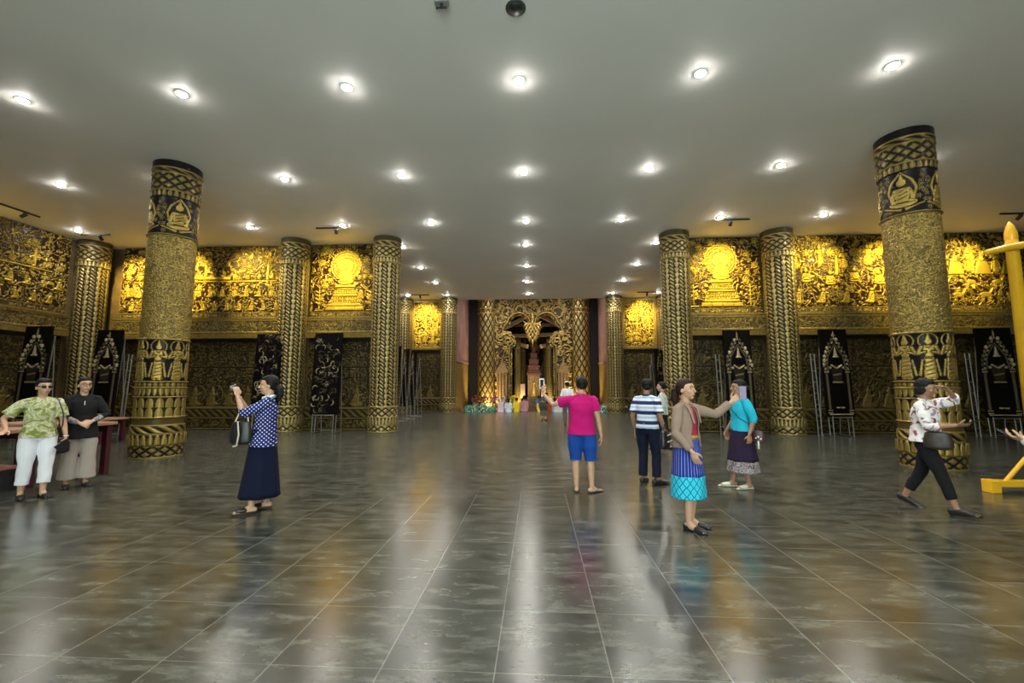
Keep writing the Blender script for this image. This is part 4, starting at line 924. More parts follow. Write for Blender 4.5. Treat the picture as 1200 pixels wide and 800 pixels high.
class Person:
    def __init__(s, label, x, y, face, H=1.6, skin='skin', **P):
        a = math.atan2(x, y); c = V((-math.sin(a), -math.cos(a), 0)); r = V((math.cos(a), -math.sin(a), 0)); f = c*math.cos(math.radians(face))+r*math.sin(math.radians(face))
        s.rz = math.atan2(f.x, -f.y); s.root = thing('person', label, 'person', (x, y, P.get('z', 0)), s.rz); s.k = H/1.6; s.root.scale = (s.k,)*3
        s.P = dict(lean=0, leanx=0, hy=0, hp=0, w=1.0, Lw=(.24, -.03, .80), Rw=(-.24, -.03, .80), Lp=(.3, 1, 0), Rp=(-.3, 1, 0), Lhd=(0, 0, -1), Rhd=(0, 0, -1), Lhn=(-1, 0, 0), Rhn=(1, 0, 0), Lg=.35, Rg=.35,
                   La=(.09, .02, .075), Ra=(-.09, .02, .075), Lt=(.15, -1, 0), Rt=(-.15, -1, 0), knee=(0, -1, 0), pel=(0, 0, .87), vox=.0065, hair=None, LT=1, RT=1)
        s.P.update(P); P = s.P; s.skin = M[skin]
        pel = V(P['pel']); ln = V((P['leanx'], -P['lean'], 0))
        up = lambda h: pel+V((0, 0, h-.87))*1.0+ln*(h-.87)-V((0, 0, (h-.87)*.45*(P['lean']**2)))
        s.up = up
        s.sh = {1: up(1.268)+V((.152*P['w'], 0, 0)), -1: up(1.268)+V((-.152*P['w'], 0, 0))}
        s.el = {}; s.wr = {}
        for q, nm in ((1, 'L'), (-1, 'R')): s.el[q], s.wr[q] = ik(s.sh[q], P[nm+'w'], .265, .235, P[nm+'p'])
        s.hip = {q: pel+V((.085*P['w'], 0, -.04))*1.0 if q > 0 else pel+V((-.085*P['w'], 0, -.04)) for q in (1, -1)}
        s.kn = {}; s.an = {}
        for q, nm in ((1, 'L'), (-1, 'R')): s.kn[q], s.an[q] = ik(s.hip[q], P[nm+'a'], .380, .380, V(P['knee'])+V((.05*q, 0, 0))); s.an[q] = V(P[nm+'a']) if P.get('anchor', 1) else s.an[q]
        s.hc = up(1.475)+V((0, -.02, 0)); s.hR = Rz(math.radians(P['hy'])) @ Rx(math.radians(P['hp']))
        s.body()
    def hd(s, v): return s.hc + s.hR @ V(v)
    def body(s):
        P = s.P; w = P['w']; bm = bmesh.new(); up = s.up; sx = (1, 0, 0)
        tube(bm, [up(.86), up(.92), up(1.02), up(1.14), up(1.22), up(1.28)], [(.11*w, .07*w), (.12*w, .08*w), (.112*w, .078*w), (.125*w, .085*w), (.135*w, .08), (.105, .06)], 16, side=sx)
        for q in (1, -1): tube(bm, [up(1.29)+V((.03*q, 0, 0)), s.sh[q]+V((-.01*q, 0, -.01))], [.04, .040], 10)
        tube(bm, [up(1.27), up(1.34), s.hd((0, .015, -.06))], [.055, .047, .048], 12)
        # head: cranium, jaw, nose, lips, brow, ears
        h = s.hd; R = s.hR
        ball(bm, h((0, .008, .025)), (.073, .090, .088), 3, R); ball(bm, h((0, -.022, -.035)), (.056, .062, .068), 3, R); ball(bm, h((0, -.055, -.085)), (.026, .022, .02), 2, R)
        for q in (-1, 1): ball(bm, h((.034*q, -.055, -.022)), (.026, .022, .024), 2, R); ball(bm, h((.074*q, .012, -.01)), (.009, .018, .028), 2, R)
        tube(bm, [h((0, -.080, .022)), h((0, -.093, -.004)), h((0, -.104, -.022))], [.008, .010, .013], 8); ball(bm, h((0, -.082, -.052)), (.022, .012, .010), 2, R)
        ball(bm, h((0, -.070, .035)), (.052, .018, .012), 2, R)
        for q, nm in ((1, 'L'), (-1, 'R')):
            tube(bm, [s.sh[q], (s.sh[q]+s.el[q])/2, s.el[q], (s.el[q]*.65+s.wr[q]*.35), s.wr[q]], [.046*w, .040*w, .034, .034, .022], 10)
            hand(bm, s.wr[q], P[nm+'hd'], P[nm+'hn'], q*P[nm+'T'], P[nm+'g'])
            calf = s.kn[q]*.7+s.an[q]*.3+V((0, .012, 0))
            tube(bm, [s.hip[q], (s.hip[q]+s.kn[q])/2, s.kn[q], calf, s.an[q]], [.062*w, .058*w, .05, .051, .032], 12)
            t = V(P[nm+'t']).normalized(); a = s.an[q]; t.z = min(t.z, 0.9)
            side = V((t.y, -t.x, 0)).normalized(); low = a-V((0, 0, .045))
            tube(bm, [low-t*.035+V((0, 0, .01)), low+t*.05+V((0, 0, .006)), low+t*.13-V((0, 0, .008)), low+t*.165-V((0, 0, .012))], [(.030, .030), (.036, .03), (.042, .018), (.036, .012)], 10, side=side)
            tube(bm, [a, a+t*.03-V((0, 0, .02)), low+t*.09], [.032, .033, .022], 8)
            for j in range(5): tube(bm, [low+t*.155+side*(.028-.014*j)*1.0, low+t*(.185-.004*abs(j-1))+side*(.031-.0155*j)-V((0, 0, .014))], [.009, .0075], 6)
        s.bodyo = remeshed('body', bm, s.skin, s.root, P['vox'], 2)
        bm = bmesh.new()
        for q in (-1, 1): ball(bm, h((.030*q, -.073, .012)), (.011, .006, .005), 1, R)
        obj('eyes', bm, M['eye'], s.root, smooth=True)
        bm = bmesh.new()
        for q in (-1, 1): tube(bm, [h((.014*q, -.086, .036)), h((.032*q, -.083, .042)), h((.050*q, -.070, .036))], [.0025, .004, .002], 6)
        obj('eyebrows', bm, M['hair'], s.root, smooth=True)
        bm = bmesh.new(); ball(bm, h((0, -.091, -.052)), (.017, .005, .006), 1, R); obj('lips', bm, M['lips'], s.root, smooth=True)
    def hair(s, style, mat='hair'):
        bm = bmesh.new(); h = s.hd; R = s.hR
        ball(bm, h((0, .030, .048)), (.085, .086, .083), 3, R); ball(bm, h((0, -.004, .078)), (.068, .066, .046), 3, R)
        for q in (-1, 1): ball(bm, h((.052*q, .028, .012)), (.030, .050, .055), 2, R)
        if style == 'short': ball(bm, h((0, .062, -.005)), (.064, .045, .055), 2, R); ball(bm, h((.015, -.022, .098)), (.052, .05, .026), 2, R)
        if style == 'bob':
            ball(bm, h((0, .055, -.02)), (.076, .055, .08), 2, R); ball(bm, h((0, .008, .083)), (.072, .068, .043), 2, R)
            for q in (-1, 1): ball(bm, h((.062*q, .03, -.02)), (.026, .048, .062), 2, R)
        if style in ('bun', 'tail', 'lowtail'): ball(bm, h((0, .05, -.005)), (.07, .05, .065), 2, R)
        if style == 'bun': ball(bm, h((0, .125, .0)), (.045, .042, .045), 2, R)
        if style == 'lowtail': tube(bm, [h((0, .08, .0)), h((0, .125, -.05)), h((0, .13, -.12)), h((0, .11, -.19))], [.03, .045, .04, .015], 10)
        if style == 'tail': tube(bm, [h((0, .08, .03)), h((0, .14, .0)), h((.01, .16, -.10)), h((.02, .14, -.21))], [.03, .042, .045, .015], 10)
        if style == 'backhair': ball(bm, h((0, .05, -.03)), (.075, .06, .09), 2, R)
        return remeshed('hair', bm, M[mat], s.root, .0065, 2, .0015, 30)
    def top(s, mat, name='shirt', sleeve=.5, hem=.84, loose=1.0, slw=1.0, wr=.003, flare=0.0, full=False, cuff=None, neck=1.325, vox=.008):
        P = s.P; w = P['w']*loose; up = s.up; bm = bmesh.new()
        hs = [hem, (hem+1.0)/2, 1.04, 1.15, 1.23, 1.29, neck]
        rr = [(.170+flare, .122+flare), (.152+flare*.6, .112+flare*.6), (.142, .106), (.150, .110), (.150, .098), (.112, .072), (.062, .056)]
        tube(bm, [up(z) for z in hs], [(a*w, b*w) if i < 5 else (a*P['w'], b) for i, (a, b) in enumerate(rr)], 20, side=(1, 0, 0), cap=False)
        for q in (1, -1):
            sh, el, wrr = s.sh[q], s.el[q], s.wr[q]; tube(bm, [up(1.305)+V((.04*q, 0, 0)), sh], [.046*min(1, slw), .052*P['w']*min(1, slw)], 10)
            if sleeve <= .5:
                e = sh.lerp(el, sleeve*2); tube(bm, [sh, sh.lerp(e, .5), e], [.053*P['w']*min(1, slw), .053*slw*P['w'], .055*slw*P['w']], 14, cap=False); ball(bm, sh, .052*P['w']*min(1, slw))
            else:
                e = el.lerp(wrr, (sleeve-.5)*2); tube(bm, [sh, sh.lerp(el, .5), el, e], [.053*P['w'], .052*slw*P['w'], .046*slw, .040*slw], 14, cap=False); ball(bm, sh, .052*P['w'])
        s.last = remeshed(name, bm, mat, s.root, vox, 3, wr); return s.last
    def collar(s, mat, name='collar', r=.062, th=.012, z=1.325):
        bm = bmesh.new(); c = s.up(z); n = 20; pts = [c+V((r*math.cos(2*PI*i/n), r*.9*math.sin(2*PI*i/n)-.0, .012*math.sin(2*PI*i/n))) for i in range(n+1)]
        tube(bm, pts, [th]*(n+1), 8); return remeshed(name, bm, mat, s.last, .006, 1)
    def trousers(s, mat, name='trousers', end=.9, wide=1.0, hemw=1.0, waist=.95, wr=.003):
        P = s.P; w = P['w']; bm = bmesh.new(); up = s.up
        tube(bm, [up(.755), up(.85), up(.91), up(waist)], [(.12*w, .085*w), (.162*w, .115*w), (.155*w, .11*w), (.135*w, .10*w)], 18, side=(1, 0, 0), cap=False)
        for q in (1, -1):
            hp, kn, an = s.hip[q], s.kn[q], s.an[q]
            if end <= .5: e = hp.lerp(kn, end*2); tube(bm, [hp, hp.lerp(e, .5), e], [.088*w, .084*w*wide, .080*w*wide*hemw], 16, cap=False)
            else: e = kn.lerp(an, (end-.5)*2); tube(bm, [hp, hp.lerp(kn, .5), kn, e], [.088*w, .078*w*wide, .066*wide, .058*wide*hemw], 16, cap=False)
        return remeshed(name, bm, mat, s.root, .008, 3, wr)
    def skirt(s, mat, z0, z1, r0, r1, name='skirt', fold=.006, n=9, cx=0, cy=0, seed=0):
        bm = bmesh.new(); up = s.up; rings = []; N_ = 72; K = 14
        for k in range(K+1):
            t = k/K; z = z1+(z0-z1)*t; a = r1[0]+(r0[0]-r1[0])*t; b = r1[1]+(r0[1]-r1[1])*t; f = fold*t
            c = V((s.P['pel'][0]+cx*t, s.P['pel'][1]+cy*t, z)); rings.append([bm.verts.new(c+V(((a+f*math.sin(n*2*PI*i/N_+seed+t))*math.cos(2*PI*i/N_), (b+f*math.sin(n*2*PI*i/N_+seed+t))*math.sin(2*PI*i/N_), 0))) for i in range(N_)])
        for a, b in zip(rings[:-1], rings[1:]):
            for i in range(N_): bm.faces.new((a[i], a[(i+1) % N_], b[(i+1) % N_], b[i]))
        bm.faces.new(rings[0]); bm.faces.new(rings[-1]); return obj(name, bm, mat, s.root, smooth=True)
    def shoes(s, mat, kind='flat'):
        for q, nm in ((1, 'L'), (-1, 'R')):
            bm = bmesh.new(); t = V(s.P[nm+'t']).normalized(); a = s.an[q]; low = a-V((0, 0, .062)); side = V((t.y, -t.x, 0)).normalized(); dn = V((0, 0, 1))
            sole = [low-t*.055, low+t*.02, low+t*.10, low+t*.17, low+t*.205]
            tube(bm, sole, [(.030, .014), (.034, .013), (.043, .013), (.038, .012), (.018, .009)], 12, side=side)
            if kind == 'slide': tube(bm, [low+t*.06+V((0, 0, .03)), low+t*.14+V((0, 0, .022))], [(.050, .026), (.047, .020)], 12, side=side)
            elif kind == 'flat':
                tube(bm, [low-t*.045+V((0, 0, .022)), low+t*.0+V((0, 0, .02))], [(.036, .03), (.037, .022)], 12, side=side); tube(bm, [low+t*.09+V((0, 0, .02)), low+t*.17+V((0, 0, .012)), low+t*.2+V((0, 0, .008))], [(.047, .028), (.040, .020), (.02, .012)], 12, side=side)
            elif kind == 'flip':
                pp = low+t*.15+V((0, 0, .022))
                for g in (-1, 1): tube(bm, [pp, low+t*.09+side*.04*g+V((0, 0, .04)), low+t*.03+side*.04*g+V((0, 0, .01))], [.006]*3, 6)
            elif kind == 'closed': tube(bm, [low-t*.045+V((0, 0, .035)), low+t*.03+V((0, 0, .035)), low+t*.12+V((0, 0, .022)), low+t*.19+V((0, 0, .01))], [(.038, .045), (.042, .04), (.046, .030), (.03, .018)], 12, side=side)
            remeshed('shoe', bm, mat, s.root, .005, 1)
    def child(s, name, bm, mat, smooth=True): return obj(name, bm, mat, s.root, smooth=smooth)
    def mat4(s): return Matrix.Translation(s.root.location) @ Matrix.Rotation(s.rz, 4, 'Z') @ Matrix.Scale(s.k, 4)
    def held(s, name, label, cat, parts, loc, R=None):
        t = thing(name, label, cat); m = s.mat4() @ Matrix.Translation(V(loc)); 
        if R is not None: m = m @ R.to_4x4()
        t.matrix_world = m
        for nm, bm, mat, sm in parts: obj(nm, bm, mat, t, smooth=sm)
        return t
M['phonebody'] = plain('black phone body', (.015, .015, .018), .25)
M['screen_on'] = plain('lit phone screen', (.05, .04, .1), .2, emit=(.12, .07, .26), est=.3)
def phone_parts(case='phonebody', lit=True):
    b = bmesh.new(); box(b, (0, 0, 0), (.074, .009, .155)); c = bmesh.new(); box(c, (0, -.0055, 0), (.066, .002, .142)); d = bmesh.new(); cyl(d, (-.022, .004, .055), (-.022, .008, .055), .007); cyl(d, (-.022, .004, .035), (-.022, .008, .035), .007)
    return [('phone_body', b, M[case], False), ('screen', c, M['screen_on' if lit else 'phonebody'], False), ('camera_lens', d, M['black'], False)]
def bag_parts(w, h, d, mat, handle=.12, strap=None):
    b = bmesh.new(); tube(b, [(0, 0, -h/2), (0, 0, 0), (0, 0, h/2)], [(w/2, d/2), (w/2*.96, d/2), (w/2*.8, d/2*.6)], 4+12, side=(1, 0, 0)); 
    c = bmesh.new(); n = 12
    if handle: tube(c, [(-w*.28+w*.56*i/n, 0, h/2+handle*math.sin(PI*i/n)) for i in range(n+1)], [.007]*(n+1), 6)
    e = bmesh.new(); box(e, (0, -d/2-.002, h*.12), (w*.3, .01, h*.35))
    out = [('bag_body', b, mat, True), ('flap', e, mat, False)]
    if handle: out.append(('handle', c, mat, True))
    else: c.free()
    return out

# 1 woman in green tie-dye, leaning on the table
p = Person('woman in green and white tie-dye top, white trousers and sunglasses, hand on the table', -6.72, 5.62, 12, 1.57, w=1.10, Rw=(-.33, -.14, .92), Rp=(-.6, .7, -.3), Rhd=(-.4, -.6, -.15), Rhn=(0, 0, -1), Rg=.15,
           Lw=(.25, -.10, .78), Lp=(.8, .6, 0), Lhd=(-.2, -.3, -1), Lg=.9, La=(.07, -.10, .075), Ra=(-.11, .03, .075), hy=8, hp=3)
p.trousers(cloth('white cotton', (.72, .72, .78)), end=.86, wide=1.15, hemw=1.05, wr=.004); p.top(M['tiedye'], sleeve=.40, hem=.80, slw=1.25, loose=1.0, wr=.004, flare=.01); p.hair('short'); p.shoes(M['shoe'], 'flat')
bm = bmesh.new(); h = p.hd
for q in (-1, 1): ball(bm, h((.032*q, -.084, .012)), (.029, .010, .020), 2, p.hR); tube(bm, [h((.058*q, -.075, .018)), h((.078*q, -.02, .018)), h((.080*q, .03, .01))], [.004]*3, 6)
p.child('sunglasses', bm, M['phonebody'])
t_ = p.held('shoulder_bag', 'black shoulder bag with thin strap worn by the woman in tie-dye', 'bag', bag_parts(.24, .17, .08, M['shoe'], 0), (.22, .05, .66))
bm = bmesh.new(); tube(bm, [(.20, .04, .74), (.205, -.10, .95), (.19, -.135, 1.12), (.14, -.10, 1.30), (.13, .0, 1.35), (.14, .10, 1.28), (.21, .12, 1.05), (.23, .06, .74)], [.007]*8, 6); so = obj('strap', bm, M['shoe'], None, smooth=True)
so.parent = t_; so.matrix_parent_inverse = Matrix.Translation(V((-.22, -.05, -.66)))
p.held('wallet_phone', 'black wallet phone held low by the woman in tie-dye', 'phone', phone_parts('phonebody', False), (.20, -.18, .68), Matrix.Rotation(.9, 3, 'Y'))
p.held('bracelet', 'pale bracelet on the left wrist of the woman in tie-dye', 'bracelet', [('band', (lambda b: (lathe(b, [(.026, -.006), (.031, -.004), (.031, .004), (.026, .006)], 18), b)[1])(bmesh.new()), M['white'], True)], p.wr[1]+V((0, 0, .01)))
# 2 woman in black
p = Person('woman in black loose top and glasses with clasped hands, beige wide trousers', -6.78, 6.22, 8, 1.60, w=1.04, Rw=(-.05, -.21, .93), Rp=(-1, .4, -.3), Rhd=(.8, -.2, -.35), Rhn=(0, .8, -.5), Rg=.8,
           Lw=(.09, -.19, .95), Lp=(1, .4, -.3), Lhd=(-.8, -.25, -.35), Lhn=(0, .8, -.5), Lg=.8, hy=10, La=(.10, 0, .075), Ra=(-.10, .02, .075))
p.trousers(cloth('beige linen', (.36, .31, .27)), end=.93, wide=1.35, hemw=1.45); p.top(cloth('black jersey', (.012, .012, .013)), sleeve=.72, hem=.70, slw=1.15, loose=1.10, flare=.02)
for q in (-1, 1): bm = bmesh.new(); a, b = p.el[q], p.wr[q]; tube(bm, [a.lerp(b, .35), a.lerp(b, .82)], [.044, .034], 12); p.child('patterned_cuff', bm, M['hemgrey'])
p.hair('backhair'); p.shoes(M['shoe'], 'flat')
bm = bmesh.new(); h = p.hd
for q in (-1, 1): n = 14; tube(bm, [h((.033*q+.025*math.cos(2*PI*i/n), -.088, .010+.021*math.sin(2*PI*i/n))) for i in range(n+1)], [.0022]*(n+1), 5); tube(bm, [h((.058*q, -.085, .015)), h((.080*q, .01, .01))], [.002]*2, 5)
tube(bm, [h((-.008, -.094, .014)), h((.008, -.094, .014))], [.0022]*2, 5); p.child('glasses', bm, M['phonebody'])
bm = bmesh.new(); tube(bm, [p.up(1.24)+V((0, -.115, 0)), p.up(1.19)+V((0, -.125, 0))], [.005]*2, 6); p.child('pendant', bm, M['white'])
# 3 woman in polka dots photographing to the left
p = Person('woman in blue polka-dot blouse and long navy skirt photographing towards the left', -3.27, 5.15, -98, 1.60, w=1.05, Lw=(.07, -.29, 1.35), Rw=(-.07, -.31, 1.35), Lp=(.3, 0, -1), Rp=(-.3, 0, -1), Lhd=(-.1, -.2, 1), Rhd=(.1, -.2, 1),
           Lhn=(-.7, -.6, 0), Rhn=(.7, -.6, 0), Lg=.8, Rg=.8, lean=-.06, hp=2, La=(.09, -.08, .085), Ra=(-.09, .05, .085))
p.skirt(cloth('navy cloth', (.004, .006, .024)), .17, .96, (.19, .22), (.165, .125), fold=.008, n=7, cy=-.02); p.top(M['polka'], sleeve=.62, hem=.76, slw=1.15, loose=1.06, flare=.015); p.collar(M['scarf'], 'neck_scarf', .064, .022, 1.335); p.hair('lowtail'); p.shoes(M['shoe'], 'slide')
c = (p.wr[1]+p.wr[-1])/2+V((0, -.04, .10))
b = bmesh.new(); box(b, (0, 0, 0), (.105, .03, .065)); l = bmesh.new(); cyl(l, (.01, -.015, 0), (.01, -.045, 0), .024, .021); g = bmesh.new(); box(g, (-.03, 0, .036), (.02, .018, .01)); s_ = bmesh.new(); box(s_, (0, .016, 0), (.08, .002, .05))
p.held('compact_camera', 'small dark compact camera held up by the woman in polka dots', 'camera', [('camera_body', b, M['phonebody'], False), ('camera_barrel', l, M['steel'], True), ('shutter_button', g, M['steel'], False), ('screen', s_, M['black'], False)], c)
p.held('handbag', 'black handbag with pale handle hanging from the forearm of the woman in polka dots', 'bag', bag_parts(.26, .20, .10, M['shoe'], 0)[:2]+[('pale_handle', (lambda b: (tube(b, [(.0, -.07, .12), (.03, -.09, -.02), (.02, -.10, -.14), (-.02, -.09, -.15)], [.009]*4, 6), tube(b, [(-.08, 0, .1), (-.04, .03, .25), (.04, .03, .25), (.08, 0, .1)], [.008]*4, 6), b)[2])(bmesh.new()), plain('pale strap', (.6, .52, .38), .6), True)], (.14, -.22, .94), Rz(1.2))
for q, nm in ((1, 'left'), (-1, 'right')):
    p.held('bangle', 'pale bangle on the %s wrist of the woman in polka dots' % nm, 'bracelet', [('band', (lambda b: (lathe(b, [(.024, -.005), (.030, -.004), (.030, .004), (.024, .005)], 18), b)[1])(bmesh.new()), plain('rose gold', (.7, .42, .34), .3, .6), True)], p.wr[q].lerp(p.el[q], .12), (p.wr[q]-p.el[q]).to_track_quat('Z', 'Y').to_matrix())
# 4 man in pink
p = Person('man in magenta polo shirt and blue shorts seen from behind, raising a phone', 0.62, 6.30, 176, 1.60, w=1.12, Lw=(.57, -.14, 1.36), Lp=(.1, 0, -1), Lhd=(.15, -.1, 1), Lhn=(-.6, -.4, .1), Lg=.9, Rw=(-.27, -.02, .78), Rp=(-.5, 1, 0), Rg=.3,
           Ra=(-.13, .02, .075), La=(.08, .0, .075), Rt=(-.7, -.75, 0), Lt=(.1, -1, 0), hy=22, hp=-3)
p.trousers(cloth('royal blue cotton', (.010, .06, .30)), 'shorts', end=.54, wide=1.22, hemw=1.25); p.top(cloth('magenta pique', (.46, .006, .14)), sleeve=.30, hem=.79, slw=1.2, loose=1.06, wr=.004, flare=.004); p.collar(cloth('magenta rib', (.60, .05, .22)), 'collar', .058, .016, 1.34); p.hair('short')
bm = bmesh.new()
for q in (-1, 1): a, b = p.sh[q], p.el[q]; tube(bm, [a.lerp(b, .61), a.lerp(b, .635)], [.060, .060], 14, cap=False)
p.child('sleeve_trim', bm, cloth('pale pink trim', (.7, .45, .5))); p.shoes(plain('dark grey green rubber', (.03, .045, .04), .5), 'flip')
p.held('phone', 'white-framed phone raised by the man in the magenta polo', 'phone', phone_parts('white', True)+[('back_panel', (lambda b: (box(b, (0, .006, 0), (.05, .003, .12)), b)[1])(bmesh.new()), M['phonebody'], False)], p.wr[1]+V((.02, -.06, .14)), Rz(-.1))
# 5 man in striped polo
p = Person('man in navy and white striped polo and dark jeans with his back turned', 1.67, 6.86, 152, 1.58, skin='skin_tan', w=1.1, hy=35, Lw=(.24, -.06, .80), Rw=(-.26, -.05, .80), La=(.10, 0, .075), Ra=(-.12, -.02, .075), Rt=(-.5, -.9, 0))
p.trousers(cloth('dark denim', (.007, .010, .028)), end=.95, wide=1.06, hemw=1.1); p.top(M['stripes'], sleeve=.38, hem=.84, slw=1.1, wr=.003); p.collar(cloth('navy rib', (.03, .04, .14)), 'collar', .058, .014, 1.335); p.hair('short'); p.shoes(M['shoe'], 'closed')
bm = bmesh.new(); box(bm, p.up(.915)+V((0, .12, 0)), (.03, .006, .02)); p.child('back_label', bm, M['white'])
# 6 woman in grey patterned shirt behind
p = Person('woman in grey patterned blouse and dark trousers half hidden behind the coat woman', 2.92, 10.5, -100, 1.56, w=1.0, vox=.009, La=(.09, -.12, .075), Ra=(-.09, .12, .075))
p.trousers(cloth('black cotton', (.015, .02, .02)), end=.80, wide=1.0); p.top(M['greypattern'], sleeve=.62, hem=.82, loose=1.08, slw=1.1); p.hair('bun'); p.shoes(M['shoe'], 'flat')
# 7 woman in taupe jacket
p = Person('woman in taupe jacket and red top with blue striped skirt, stretching out a phone', 1.58, 4.82, 62, 1.55, w=1.05, Rw=(-.20, -.16, .84), Rp=(-.6, .8, 0), Rhd=(.15, -.35, -.9), Rhn=(1, 0, 0), Rg=.35, Lw=(.48, -.30, 1.34), Lp=(0, .2, -1), Lhd=(.5, -.45, .55), Lhn=(-.5, -.3, .4), Lg=.75,
           hy=-2, hp=-2, La=(.07, .02, .075), Ra=(-.07, -.03, .075), Lt=(.25, -1, 0), Rt=(-.1, -1, 0))
p.skirt(M['sinh'], .56, .97, (.185, .165), (.150, .118), fold=.004, n=6); p.skirt(M['hemband'], .33, .562, (.20, .175), (.186, .166), name='hem_band', fold=.005, n=6)
bm = bmesh.new(); tube(bm, [p.up(.945), p.up(.985)], [(.158, .125), (.152, .120)], 24, side=(1, 0, 0), cap=False); p.child('belt', bm, plain('gold belt', (.55, .36, .12), .4, .5))
p.top(cloth('red jersey', (.36, .03, .06)), 'red_top', sleeve=.04, hem=.97, loose=.93, slw=.7, wr=.001, neck=1.30)
jk = p.top(cloth('taupe wool', (.27, .19, .15)), 'jacket', sleeve=.93, hem=.86, loose=1.10, slw=1.10, wr=.004, neck=1.33)
# open the jacket front
me = jk.data; b_ = bmesh.new(); b_.from_mesh(me)
bmesh.ops.delete(b_, geom=[f for f in b_.faces if (lambda c: c.y < -.015 and abs(c.x+.01) < .055+max(0, (1.22-c.z))*.07 and c.z > .8 and c.z < 1.31)(f.calc_center_median())], context='FACES'); b_.to_mesh(me); b_.free()
md = jk.modifiers.new('thickness', 'SOLIDIFY'); md.thickness = .008; md.offset = -1
p.hair('tail', 'hair_red'); p.shoes(M['shoe'], 'flat')
bm = bmesh.new()
for q in (-1, 1): tube(bm, [p.up(1.34)+V((.055*q, -.02, 0)), p.up(1.27)+V((.085*q, -.10, 0)), p.up(1.12)+V((.07*q, -.135, 0))], [(.022, .006), (.034, .006), (.012, .005)], 8, side=(1, 0, 0))
p.child('lapels', bm, cloth('taupe wool lapel', (.30, .215, .17)))
p.held('phone', 'phone with lit violet screen held out by the woman in the taupe jacket', 'phone', phone_parts(), p.wr[1]+V((.05, -.10, .10)), Rz(-1.0))
p.held('shoulder_bag', 'black and white shoulder bag on the back of the woman in the taupe jacket', 'bag', bag_parts(.24, .14, .10, M['shoe'], .10)+[('white_piping', (lambda b: (tube(b, [(-.11, -.055, .05), (0, -.06, .055), (.11, -.055, .05)], [.006]*3, 6), tube(b, [(-.11, -.055, -.02), (0, -.06, -.02), (.11, -.055, -.02)], [.006]*3, 6), b)[2])(bmesh.new()), M['white'], True)], (-.10, .20, .93), Rz(.3))
bm = bmesh.new(); tube(bm, [(-.10, .20, 1.0), (-.14, .15, 1.15), (-.12, .08, 1.33), (-.11, -.02, 1.36), (-.125, -.115, 1.24), (-.16, -.12, 1.12), (-.19, .02, 1.0)], [.008]*7, 6)
# 8 woman in turquoise
p = Person('woman in turquoise blouse and dark purple wrap skirt posing, face behind the phone', 2.98, 6.68, -62, 1.56, skin='skin_tan', w=1.1, hy=-8, Lw=(.25, -.02, .80), Lp=(.4, 1, 0), Lg=.6, Rw=(-.24, -.10, .82), La=(.08, .03, .075), Ra=(-.09, -.12, .075), Lt=(.2, -1, 0))
p.skirt(cloth('dark purple cloth', (.022, .012, .035)), .40, .95, (.215, .20), (.155, .12), fold=.012, n=6); p.skirt(M['hemgrey'], .24, .402, (.225, .21), (.214, .199), name='hem_band', fold=.014, n=6, seed=.4)
p.top(cloth('turquoise cotton', (.02, .42, .60)), sleeve=.60, hem=.84, slw=1.22, loose=1.03, wr=.004); p.collar(cloth('turquoise collar', (.025, .46, .64)), 'collar', .055, .014, 1.34); p.hair('bun'); p.shoes(plain('pale mint rubber', (.55, .62, .48), .5), 'slide')
t_ = p.held('crossbody_bag', 'small dark crossbody bag at the hip of the woman in turquoise', 'bag', bag_parts(.17, .13, .07, plain('dark maroon leather', (.06, .02, .025), .4), 0)+[('charms', (lambda b: (ball(b, (.0, -.06, .0), .018, 1), ball(b, (.03, -.05, -.03), .014, 1), ball(b, (-.03, -.05, -.02), .012, 1), cyl(b, (0, -.05, -.06), (0, -.05, -.17), .012), b)[4])(bmesh.new()), M['white'], True)], (.18, .15, .77), Rz(1.0))
bm = bmesh.new(); so = tube(bm, [(.16, .17, .84), (.20, .05, .93), (.15, -.10, 1.03), (.0, -.135, 1.15), (-.10, -.10, 1.27), (-.11, .0, 1.36), (-.06, .10, 1.25), (.08, .125, 1.0), (.16, .17, .84)], [.006]*9, 6)
so = obj('strap', bm, M['shoe'], t_, smooth=True); so.matrix_parent_inverse = (Matrix.Translation(V((.18, .15, .77))) @ Rz(1.0).to_4x4()).inverted()
# 9 walking woman
p = Person('woman in white floral blouse and black cropped trousers walking right, hand raised to her face', 4.66, 5.62, 72, 1.58, skin='skin_tan', w=1.06, lean=.04, hp=14, hy=6, Lw=(.12, -.22, 1.42), Lp=(1, -.5, -.1), Lhd=(-.45, .25, .5), Lhn=(-.6, .5, -.4), Lg=.5,
           Rw=(-.16, -.33, 1.04), Rp=(-.4, .6, -.6), Rhd=(.25, -1, .15), Rhn=(.3, .2, .9), Rg=.6, La=(.07, .28, .11), Ra=(-.08, -.24, .085), Lt=(0, -1, -.35), Rt=(0, -1, .12), pel=(0, 0, .85))
p.trousers(cloth('black twill', (.010, .010, .012)), end=.86, wide=1.0, hemw=.95); p.top(M['floral'], sleeve=.70, hem=.84, slw=1.25, loose=1.14, wr=.005, flare=.01); p.collar(M['floral'], 'collar', .058, .014, 1.34); p.hair('bob'); p.shoes(M['shoe'], 'closed')
bm = bmesh.new(); t = V(p.P['Rt']).normalized(); box(bm, p.an[-1]+t*.075+V((0, 0, -.015)), (.035, .022, .012)); p.child('shoe_buckle', bm, M['steel'])
p.held('phone', 'dark phone held in front by the walking woman', 'phone', phone_parts('phonebody', False), p.wr[-1]+V((.02, -.12, .045)), Rx(1.25))
p.held('handbag', 'brown crossbody handbag at the hip of the walking woman', 'bag', bag_parts(.27, .15, .09, plain('dark brown leather', (.03, .018, .014), .45), .02), (-.16, -.16, .86), Rz(-1.2))
